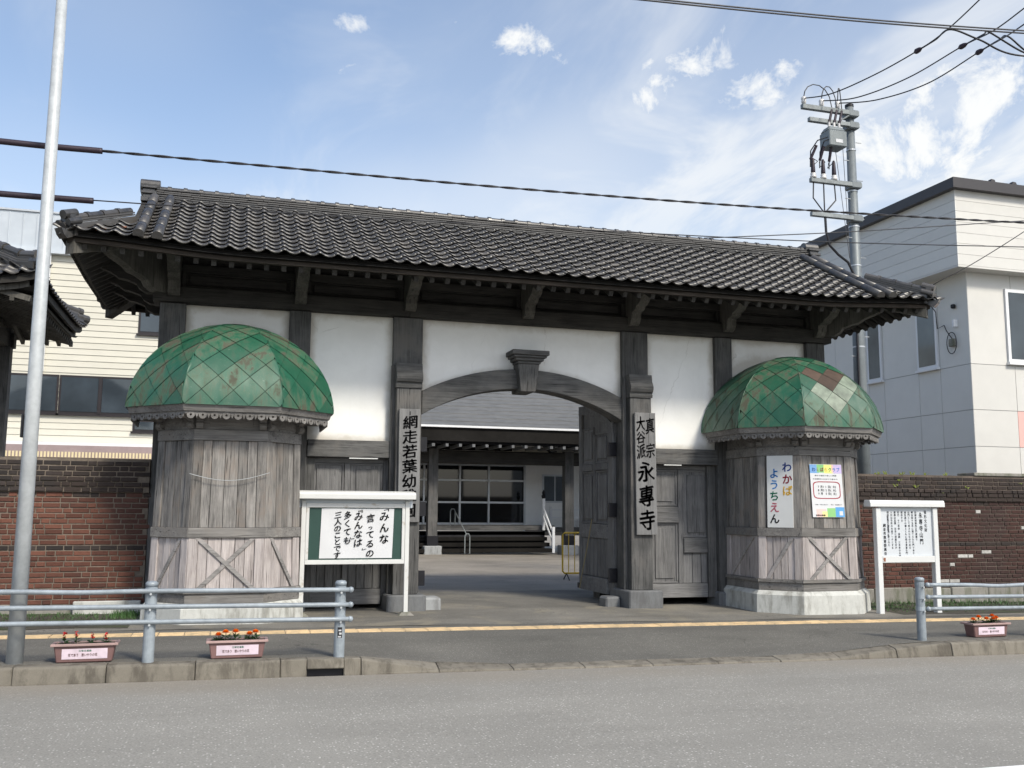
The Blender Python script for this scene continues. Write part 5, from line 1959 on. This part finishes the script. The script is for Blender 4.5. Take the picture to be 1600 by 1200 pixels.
# yellow barrier beyond the open door
yb = thing('safety_barrier', 'yellow tubular barrier standing in the courtyard behind the open door', 'barrier', (3.0, 5.9, 0))
x0, x1, yy = 2.86, 4.2, 6.2
MB().tube([(x0 + .05, yy, .12), (x0, yy, .17), (x0, yy, 1.0), (x0 + .05, yy, 1.05), (x1 - .05, yy, 1.05), (x1, yy, 1.0), (x1, yy, .17), (x1 - .05, yy, .12), (x0 + .05, yy, .12)], .022, 8).build('frame', 'yellow_bar', yb)
for k in range(1, 9): MB().tube([(x0 + .15 * k, yy, .13), (x0 + .15 * k, yy, 1.04)], .010, 6).build('bar', 'yellow_bar', yb)
for x in (x0 + .1, x1 - .1): MB().tube([(x, yy - .2, -.03), (x, yy, .12), (x, yy + .2, -.03)], .014, 6).build('foot', 'black_metal', yb)

# ================================================================== LEFT: cream building
cb = thing('cream_building', 'cream clapboard building with dark framed windows behind the left brick wall', 'building', (-14, 17, 0))


def cbx(name, mat, x0, x1, y0, y1, z0, z1, parent=cb, bev=0): return MB().box(x0, x1, y0, y1, z0, z1).build(name, mat, parent, bevel=bev)


cbx('wall_core', 'cream', -32, -4.2, 17.08, 26, 0, 9.55)
SB = .195
zz = 3.55
while zz < 9.5:
    sbm = MB()
    sbm.hexa([(-32, 16.995, zz), (-4.15, 16.995, zz), (-4.15, 17.078, zz), (-32, 17.078, zz), (-32, 17.015, zz + SB - .005), (-4.15, 17.015, zz + SB - .005), (-4.15, 17.078, zz + SB - .005), (-32, 17.078, zz + SB - .005)])
    sbm.build('siding_board', 'cream', cb)
    zz += SB
cbx('wall', 'cream', -32, -4.2, 17.0, 17.07, 0, 3.0)
cbx('flashing', 'frame_white', -32, -4.2, 16.2, 17.0, 3.40, 3.50)
cbx('awning', 'awning', -32, -4.2, 16.15, 16.98, 3.03, 3.398)
fr_ = MB()
for k in range(95): fr_.box(-13.2 + k * .095, -13.2 + k * .095 + .055, 16.13, 16.148, 3.035, 3.20)
fo = fr_.build('awning_fringe', 'awning_y', cb); fo['kind'] = 'stuff'


def window(x0, x1, z0, z1, n, y=16.97, glass='glass'):
    w = cbx('window', 'frame_dark', x0, x1, y, 17.05, z0, z1)
    st = (x1 - x0) / n
    for i in range(n):
        cbx('pane', glass, x0 + st * i + .06, x0 + st * (i + 1) - .06, y - .012, y - .002, z0 + .07, z1 - .07, w)
        if i: cbx('mullion', 'frame_dark', x0 + st * i - .05, x0 + st * i + .05, y - .03, y - .001, z0 + .02, z1 - .02, w)
    cbx('sill', 'frame_dark', x0 - .05, x1 + .05, y - .06, y + .02, z0 - .06, z0 - .002, w)


window(-14.1, -9.82, 4.42, 5.62, 2)
window(-9.80, -7.45, 4.42, 5.62, 2)
window(-7.62, -6.3, 7.05, 8.2, 1)
window(-7.62, -6.9, 3.92, 4.30, 1)
window(-19, -14.8, 4.42, 5.62, 3)
cbx('parapet', 'metal_roof', -32, -4.2, 16.85, 17.1, 9.55, 10.68)
for k in range(70): cbx('seam', 'metal_roof', -31.8 + k * .39, -31.78 + k * .39, 16.82, 16.849, 9.56, 10.64)
cbx('parapet_cap', 'frame_alu', -32, -4.2, 16.80, 17.15, 10.682, 10.74)
cbx('parapet_foot', 'metal_roof', -32, -4.2, 16.78, 17.0, 9.40, 9.545)
cbx('downpipe', 'frame_white', -10.35, -10.27, 16.85, 16.93, 5.7, 9.4)

# ================================================================== LEFT: tiled pavilion
pv = thing('tiled_pavilion', 'small pavilion with hipped black tile roof behind the lamp post', 'pavilion', (-11, 5.5, 0))
pX, pY, hX, hY, pZ, pS = -11.05, 5.5, 3.05, 2.7, 5.50, .66


def plift(a, b2): return .22 * max(0, (abs(a) / hX)) ** 6 * max(0, abs(b2) / hY) ** 6


def psurf(dx, dy):
    t = min(hX - abs(dx), hY - abs(dy))
    return pZ + t * pS - .05 * math.sin(min(1, t / 2.7) * math.pi) + plift(dx, dy)


deckp = MB()
n = 24
deckp.grid(lambda u, v: (pX + hX * (2 * u - 1), pY + hY * (2 * v - 1), psurf(hX * (2 * u - 1), hY * (2 * v - 1)) - .03), n, n)
pro = deckp.build('roof', 'dark_x', pv)
def soff(u, v):
    a, c = hX * .97 * (2 * u - 1), hY * .97 * (2 * v - 1)
    return (pX + a, pY + c, 5.24 + .25 * min(hX * .97 - abs(a), hY * .97 - abs(c)) + plift(a / .97, c / .97) * .8)


MB().grid(soff, n, n).build('soffit', 'dark_x', pv)
pt_ = []
for k in range(25):
    x = -hX + .25 * k
    for r in range(13):
        d = r * .205 - .02
        if abs(x + .125) > hX - d + .05: continue
        dy = -(hY - d)
        z = psurf(max(-hX, min(hX, x)), dy)
        upv = Vector((0, 1, pS)).normalized(); xa = Vector((1, 0, 0)); nr = xa.cross(upv)
        mm = Matrix((xa, upv, nr)).transposed().to_4x4(); mm.translation = (pX + x, pY + dy, z)
        pt_.append((mm, -x))
for k in range(22):
    y = -hY + .25 * k
    for r in range(13):
        d = r * .205 - .02
        if abs(y + .125) > hY - d + .05: continue
        dx = hX - d
        z = psurf(dx, max(-hY, min(hY, y)))
        upv = Vector((-1, 0, pS)).normalized(); xa = Vector((0, 1, 0)); nr = xa.cross(upv)
        mm = Matrix((xa, upv, nr)).transposed().to_4x4(); mm.translation = (pX + dx, pY + y, z)
        pt_.append((mm, 50))
pt_.sort(key=lambda t: t[1])
for mm, _ in pt_[:110]:
    o = bpy.data.objects.new('roof_tile', TILE); link(o); o.matrix_basis = mm; o.parent = pro
rs = MB()
for mm, _ in pt_[110:]: rs.add([mm @ v for v in tv], tf)
ro2 = rs.build('roof_tiling', 'tile', pro); ro2['kind'] = 'stuff'
for sy in (-1, 1):
    pts = []
    for k in range(9):
        t = k / 8
        a, c = hX - (hY) * t * .98 - .06, sy * (hY - hY * t * .98 - .06)
        pts.append(Vector((pX + a, pY + c, psurf(a, c) + .06)))
    for k, (w_, dz) in enumerate(((.14, 0), (.12, .05), (.105, .10))):
        MB().tube([p + Vector((0, 0, dz)) for p in pts], w_ * .8, 6).build('hip_course', 'tile', pro)
    for a, c in zip(pts, pts[1:]):
        MB().tube([a + Vector((0, 0, .19)), a.lerp(c, .2) + Vector((0, 0, .19)), a.lerp(c, .21) + Vector((0, 0, .19)), c + Vector((0, 0, .19))], [.095, .095, .075, .075], 12).build('hip_roll', 'tile', pro)
    MB().tube([pts[0] + Vector((.12, sy * .12, .05)), pts[0] + Vector((-.1, -sy * .1, .08))], .10, 12).build('hip_end', 'tile', pro)
ef = MB()
for z0, z1, ins in ((5.36, 5.50, .03), (5.24, 5.35, .14)):
    n2 = 20
    for (axis, sg2) in (('x', -1), ('x', 1), ('y', 1), ('y', -1)):
        L = (hX if axis == 'x' else hY) - ins
        O = (hY if axis == 'x' else hX) - ins
        ps_ = [-L + 2 * L * i / n2 for i in range(n2 + 1)]
        lf = lambda t: .22 * (abs(t) / L) ** 6 * .8
        def m3(a, b2, q):
            if axis == 'x': return (pX + a, pY + sg2 * (O - .05 * q), b2)
            return (pX + sg2 * (O - .05 * q), pY + a, b2)
        MB().prism([(t, z0 + lf(t)) for t in ps_] + [(t, z1 + lf(t)) for t in ps_[::-1]], m3).build('eave_board', 'bracket' if ins > .1 else 'dark_x', pv, fix=True)
rb1 = MB(); rb1.box(-.035, .035, -.035, 1.1, -.05, .05)
rb1m = rb1.mesh('rafter'); rb1m.materials.append(M['bracket'])
for k in range(24):
    piece('rafter', rb1m, 'bracket', pv, T(pX - 2.8 + .245 * k, pY - hY + .20, 5.20) @ Matrix.Rotation(.24, 4, 'X'))
    y = pY - 2.5 + .22 * k
    if y < pY + 2.5:
        piece('rafter', rb1m, 'bracket', pv, T(pX + hX - .20, y, 5.20) @ Matrix.Rotation(math.pi / 2, 4, 'Z') @ Matrix.Rotation(.24, 4, 'X'))
    piece('rafter', rb1m, 'bracket', pv, T(pX - 2.8 + .245 * k, pY + hY - .20, 5.20) @ Matrix.Rotation(math.pi, 4, 'Z') @ Matrix.Rotation(.24, 4, 'X'))
for a in (-1, 1):
    for c in (-1, 1):
        MB().box(pX + a * 1.7 - .14, pX + a * 1.7 + .14, pY + c * 1.5 - .14, pY + c * 1.5 + .14, -.1, 5.3).build('post', 'post_z', pv)
MB().box(pX - 1.9, pX + 1.9, pY - 1.62, pY - 1.38, 4.9, 5.2).build('beam', 'dark_x', pv)
MB().box(pX - 1.9, pX + 1.9, pY + 1.38, pY + 1.62, 4.9, 5.2).build('beam', 'dark_x', pv)
MB().box(pX + 1.58, pX + 1.82, pY - 1.37, pY + 1.37, 4.9, 5.2).build('beam', 'dark_y', pv)

# ================================================================== RIGHT: white building
wb = thing('white_building', 'white clad two-storey building with overhanging top behind the right brick wall', 'building', (16, 8, 0))


def wbx(name, mat, x0, x1, y0, y1, z0, z1, parent=wb, bev=0): return MB().box(x0, x1, y0, y1, z0, z1).build(name, mat, parent, bevel=bev)


BXc, BYc = 11.72, 2.86
wbx('core', 'joint', BXc + .02, 24, BYc + .02, 13, -.2, 7.4)
zs = [-.2, 1.6, 3.10, 3.95, 5.02, 7.32]
ysx = [BYc, 3.86, 4.62, 5.94, 6.56, 8.0, 9.6, 11.2, 13]
for z0, z1 in zip(zs, zs[1:]):
    for y0, y1 in zip(ysx, ysx[1:]):
        wbx('cladding_panel', 'white_wall', BXc, BXc + .018, y0 + .006, y1 - .006, z0 + .006, z1 - .006)
xsx = [BXc, 12.98, 14.3, 15.9, 17.5, 19.5, 24]
for z0, z1 in zip(zs, zs[1:]):
    for x0, x1 in zip(xsx, xsx[1:]):
        pk = z0 == 3.10 and x0 > 12.9
        wbx('cladding_panel', 'pink' if pk else 'white_wall2', x0 + .006, x1 - .006, BYc, BYc + .018, z0 + .006, z1 - .006)  # front cladding darkened in colour to even out the sunlight


def wwin(face, a0, a1, z0, z1, glass):
    if face == 'l':
        w = wbx('window', 'frame_white', BXc - .05, BXc - .002, a0, a1, z0, z1)
        wbx('pane', glass, BXc - .058, BXc - .052, a0 + .07, a1 - .07, z0 + .07, z1 - .07, w)
        wbx('sill', 'frame_white', BXc - .10, BXc - .002, a0 - .03, a1 + .03, z0 - .06, z0 - .003, w)
    else:
        w = wbx('window', 'frame_white', a0, a1, BYc - .05, BYc - .002, z0, z1)
        wbx('pane', glass, a0 + .08, a1 - .08, BYc - .058, BYc - .052, z0 + .08, z1 - .08, w)
        wbx('sill', 'frame_white', a0 - .03, a1 + .03, BYc - .10, BYc - .002, z0 - .06, z0 - .003, w)


wwin('l', 3.88, 4.60, 5.08, 6.98, 'glass_pale')
wwin('l', 5.96, 6.54, 5.03, 6.60, 'glass_pale')
wwin('f', 12.78, 14.25, 5.10, 6.86, 'glass')
# overhanging upper storey of horizontal boards
ox, oy = 11.19, 2.50
wbx('core', 'white_wall', ox + .03, 24.5, oy + .03, 13.5, 7.30, 9.05)
nb_ = 7
for k in range(nb_):
    z0 = 7.25 + k * .256; z1 = z0 + .249
    wbx('board', 'white_wall', ox, ox + .028, oy + .0, 13.5, z0, z1)
    wbx('board', 'white_wall2', ox + .0285, 24.5, oy, oy + .028, z0, z1)  # front boards take the dimmed white too
wbx('soffit', 'white_wall2', ox, 24.5, oy, 13.5, 7.20, 7.245)
wbx('roof_fascia', 'fascia_dark', ox - .16, 25, oy - .16, 13.8, 9.03, 9.25)
wbx('roof', 'fascia_dark', ox - .12, 25, oy - .12, 13.8, 9.252, 9.29)
for k in range(14): MB().prism([(0, 0), (.16, 0), (.12, .08), (.03, .09)], lambda a, b2, q: (12.2 + .62 * k + a, oy - .05 + .1 * q, 9.292 + b2)).build('snow_stop', 'fascia_dark', wb, fix=True)
# service fittings on the left face
wbx('meter_box', 'moss_stone', BXc - .10, BXc - .005, 3.28, 3.44, 5.50, 5.68, bev=.01)
wbx('bracket', 'frame_white', BXc - .12, BXc - .005, 3.20, 3.26, 5.95, 6.12)
wbx('lamp', 'black_metal', BXc - .10, BXc - .005, 3.22, 3.32, 6.40, 6.50, bev=.02)
MB().tube([(BXc - .07, 3.36 + .16 * math.cos(t), 5.58 + .26 * math.sin(t)) for t in [i * 6.28 / 16 for i in range(17)]], .010, 6).build('cable_loop', 'cable', wb)
MB().tube([(BXc - .05, 3.36, 5.68), (BXc - .08, 3.5, 5.9), (BXc - .05, 3.6, 6.05), (BXc - .08, 3.8, 6.0), (BXc - .15, 3.75, 6.4), (BXc - .3, 3.85, 6.7)], .012, 6).build('cable', 'cable', wb)

# ================================================================== UTILITY POLE AND WIRES
UX, UY = 8.62, 2.76
po = thing('utility_pole', 'grey utility pole with cross arms and switch box behind the gate roof', 'utility pole', (UX, UY, 0))
MB().tube([(UX, UY, -.2), (UX, UY, 5), (UX, UY, 10.80)], [.165, .132, .090], 18).build('shaft', 'pole_steel', po, smooth=True)
MB().tube([(UX, UY, 10.80), (UX, UY, 10.86)], .098, 14).build('cap', 'black_metal', po)
for z in (10.30, 9.75, 8.78, 7.95, 7.05, 6.6, 5.2): MB().tube([(UX, UY, z), (UX, UY, z + .03)], .136 - (z - 5) * .006, 18).build('band', 'frame_alu', po)
for k in range(12):
    z = 5.0 + k * .45
    MB().tube([(UX + (.1 if k % 2 else -.1), UY - .05, z), (UX + (.24 if k % 2 else -.24), UY - .05, z)], .009, 6).build('step_bolt', 'galv', po)
arms = [(7.28, 10.55, 10.66), (7.45, 10.27, 10.37), (7.44, 8.86, 8.96), (7.43, 8.08, 8.18)]
for x, z0, z1 in arms:
    MB().box(x, UX + .14, UY - .17, UY - .07 + .0, z0, z1).build('cross_arm', 'arm_steel', po, bevel=.008)
    MB().box(UX - .13, UX + .13, UY - .175, UY + .12, z0 - .03, z0 + .13).build('arm_clamp', 'pole_steel', po, bevel=.02)
MB().tube([(UX, UY - .14, 10.62), (8.15, UY - .14, 10.30)], .018, 6).build('arm_strut', 'arm_steel', po)
ins = [7.34, 7.80, 8.22]
for x in ins:
    MB().lathe([(.035, 0), (.05, .03), (.06, .06), (.05, .09), (.06, .12), (.055, .16), (.03, .18)], (x, UY - .12, 10.66), 12).build('insulator', 'porcelain', po, smooth=True)
MB().hexa([(7.78, UY - .40, 9.66), (8.24, UY - .40, 9.66), (8.24, UY - .02, 9.66), (7.78, UY - .02, 9.66), (7.78, UY - .40, 10.03), (8.24, UY - .40, 10.03), (8.24, UY - .02, 10.03), (7.78, UY - .02, 10.03)]).build('switch_box', 'switch_grey', po, bevel=.02)
MB().hexa([(7.78, UY - .38, 10.032), (8.24, UY - .38, 10.032), (8.24, UY - .04, 10.032), (7.78, UY - .04, 10.032), (7.85, UY - .31, 10.15), (8.17, UY - .31, 10.15), (8.17, UY - .10, 10.15), (7.85, UY - .10, 10.15)]).build('switch_lid', 'switch_grey', po, bevel=.02)
MB().box(7.94, 8.12, UY - .406, UY - .4025, 9.74, 9.82).build('plate', 'paper', po)
for i, x in enumerate((7.52, 7.78, 8.06)):
    MB().lathe([(.07, 0), (.07, .05), (.05, .07), (.065, .10), (.04, .12)], (x, UY - .12, 8.96), 12).build('insulator', 'porcelain', po, smooth=True)
    MB().lathe([(.045, 0), (.05, .04), (.035, .30), (.02, .34)], (x, UY - .12, 9.08), 10).build('cable_boot', 'plastic_purple', po, smooth=True)
    MB().tube([(x, UY - .12, 8.86), (x + .02 * (i - 1), UY - .12, 8.5), (7.78 + (x - 7.78) * .25, UY - .12, 8.25), (7.79, UY - .12, 8.18)], .016, 6).build('jumper', 'cable', po)
    sx = 7.66 + .12 * i
    MB().tube([(sx + .1, UY - .36, 9.85), (sx - .05 - .1 * (2 - i) * .5, UY - .34, 9.75), (sx - .12 * (2 - i), UY - .2, 9.55), (sx - .12 * (2 - i) + .02, UY - .14, 9.2)], .014, 6).build('jumper', 'cable', po)
    MB().tube([(sx - .07 * (2 - i), UY - .28, 9.66), (sx - .12 * (2 - i), UY - .18, 9.36)], .032, 8).build('cable_boot', 'plastic_purple', po)
    MB().tube([(sx - .12 * (2 - i) + .01, UY - .15, 9.34), ((sx + x) / 2 - .1, UY - .14, 9.22), ((sx + x) / 2 + .05, UY - .13, 9.36), (x, UY - .12, 9.42)], .010, 6).build('jumper', 'cable', po)
    xi = ins[i]
    xb_ = 7.92 + .13 * i
    MB().tube([(xi, UY - .12, 10.82)] + [(xi + (xb_ + .12 - xi) * (.5 - .5 * math.cos(math.pi * t)), UY - .14, 10.84 + .38 * math.sin(math.pi * t) - .12 * t) for t in (.12, .25, .4, .55, .7, .85)] + [(xb_ + .12, UY - .16, 10.65), (xb_, UY - .2, 10.2)], .012, 6).build('jumper', 'cable', po)
    MB().tube([(xb_ + .11, UY - .165, 10.6), (xb_ + .02, UY - .19, 10.28)], .030, 8).build('cable_boot', 'plastic_purple', po)
    MB().tube([(xb_, UY - .2, 10.28), (xb_, UY - .2, 10.16)], .03, 8).build('bushing', 'porcelain', po)
MB().tube([(7.79, UY - .12, 8.10), (7.80, UY - .12, 7.75), (7.88, UY - .12, 7.45), (8.1, UY - .12, 7.25), (8.34, UY - .12, 7.1), (8.47, UY - .12, 6.85), (8.50, UY - .12, 6.3), (8.50, UY - .12, 3.0)], .028, 8).build('riser_cable', 'cable', po)
MB().tube([(8.28, UY - .15, 10.2), (8.42, UY - .1, 7.0)], .007, 6).build('guy_wire', 'cable_grey', po)
MB().tube([(8.10, UY - .15, 9.65), (8.40, UY - .1, 7.2)], .007, 6).build('guy_wire', 'cable_grey', po)


def wire(name, label, pts, r, mat='cable', twist=0.0):
    P = [Vector(p) for p in pts]
    # smooth the polyline (Catmull-Rom)
    Q = []
    for i in range(len(P) - 1):
        p0, p1, p2, p3 = P[max(0, i - 1)], P[i], P[i + 1], P[min(len(P) - 1, i + 2)]
        for k in range(12):
            t = k / 12
            Q.append(.5 * ((2 * p1) + (-p0 + p2) * t + (2 * p0 - 5 * p1 + 4 * p2 - p3) * t * t + (-p0 + 3 * p1 - 3 * p2 + p3) * t ** 3))
    Q.append(P[-1])
    mb = MB()
    if not twist:
        mb.tube(Q, r, 6)
    else:
        L = sum((b2 - a).length for a, b2 in zip(Q, Q[1:]))
        N = int(L / .045)
        tot = 0
        out = [[], []]
        seg = 0; acc = 0
        for i in range(N + 1):
            s = L * i / N
            while seg < len(Q) - 2 and acc + (Q[seg + 1] - Q[seg]).length < s:
                acc += (Q[seg + 1] - Q[seg]).length; seg += 1
            d = Q[seg + 1] - Q[seg]
            p = Q[seg] + d.normalized() * (s - acc)
            a = s / twist * 6.283
            sd = d.normalized().cross(Vector((0, 0, 1))).normalized()
            off = sd * math.cos(a) * r * .7 + Vector((0, 0, 1)) * math.sin(a) * r * .7
            out[0].append(p + off); out[1].append(p - off)
        for o_ in out: mb.tube(o_, r * .75, 5)
    return tag(mb.build(name, mat, smooth=True), label, 'cable')


WY = -4.05
w1 = wire('overhead_cable', 'thick twisted black cable crossing above the gate roof from left to right', [at(155, 235.5, WY), at(400, 258, WY), at(800, 294, WY), at(1200, 324.5, WY), at(1600, 348, WY), at(1900, 362, WY)], .012, twist=.55)
wire('cable_sleeve', 'black tubular sleeve on the upper cable behind the lamp post', [at(-60, 214, WY), at(8, 221.5, WY), at(80, 229, WY), at(160, 236, WY)], .034, 'plastic_purple')
wire('cable_sleeve', 'black tubular sleeve on the lower wire behind the lamp post', [at(-60, 297.5, WY), at(40, 306, WY), at(146, 314, WY)], .034, 'plastic_purple')
wire('overhead_wire', 'thin black wire running low across the gate roof', [at(146, 313, WY), at(400, 330, WY), at(800, 353, WY), at(1270, 377, WY), at(1600, 386, WY), at(1900, 394, WY)], .007)
wire('overhead_wire', 'thin twisted wire rising from the gate ridge to the white building', [at(1100, 372, 1.2), at(1330, 362, 1.2), at(1600, 345, 1.2), at(1800, 335, 1.2)], .010, 'cable_grey')
wire('service_wire', 'thin wire slanting up to the right from the white building', [(BXc - .02, 3.9, 6.9), at(1452, 449, 2.3), at(1520, 412, 1.8), at(1600, 362, 1.2), at(1750, 262, .2)], .010)
wire('overhead_wire', 'upper of two parallel wires in the top right sky', [at(900, -14, -6), at(1200, 16, -6), at(1400, 34, -6), at(1600, 48, -6), at(1800, 60, -6)], .010, 'cable_grey')
wire('overhead_wire', 'lower of two parallel wires in the top right sky', [at(900, -11, -6.2), at(1200, 20, -6.2), at(1400, 38, -6.2), at(1600, 52, -6.2), at(1800, 64, -6.2)], .010, 'cable_grey')
hv = [((7.34, UY - .12, 10.80), (1300, 146), (1368, 116), (1434, 79), (1478, 48), (1530, 0), (1600, -70)), ((7.80, UY - .12, 10.80), (1340, 152), (1420, 121), (1504, 72), (1552, 48), (1600, 13), (1680, -50)), ((8.22, UY - .12, 10.80), (1370, 156), (1450, 130), (1530, 81), (1570, 58), (1600, 38), (1690, -25))]
names = ('leftmost', 'middle', 'rightmost')
for i, h in enumerate(hv):
    n = len(h) - 1
    pts = [Vector(h[0])] + [at(px, py, UY - .12 - (UY + 3.4) * (k + 1) / n) for k, (px, py) in enumerate(h[1:])]
    wire('power_line', '%s of three power lines rising from the pole top to the upper right' % names[i], pts, .013)
    k = 3
    p = pts[k]
    d = (pts[k + 1] - pts[k - 1]).normalized()
    tag(MB().tube([p - d * .10, p - d * .04, p + d * .04, p + d * .11], [.02, .055, .05, .02], 8).build('line_clamp', 'plastic_purple'), 'dark clamp on the %s power line' % names[i], 'clamp')
    q = [pts[k], pts[k + 1]]
    e = at((1595, 1640, 1660)[i], (87, 88, 80)[i], pts[k + 1].y - .2)
    m1 = at((1530, 1600, 1612)[i], (62, 82, 84)[i], pts[k + 1].y - .1)
    wire('line_jumper', 'slack loop hanging from the %s power line' % names[i], [pts[k], pts[k] + d * .5, at((1485, 1545, 1575)[i], (46, 50, 57)[i], pts[k + 1].y), m1, e, e + Vector((2, -.4, .1))], .017)
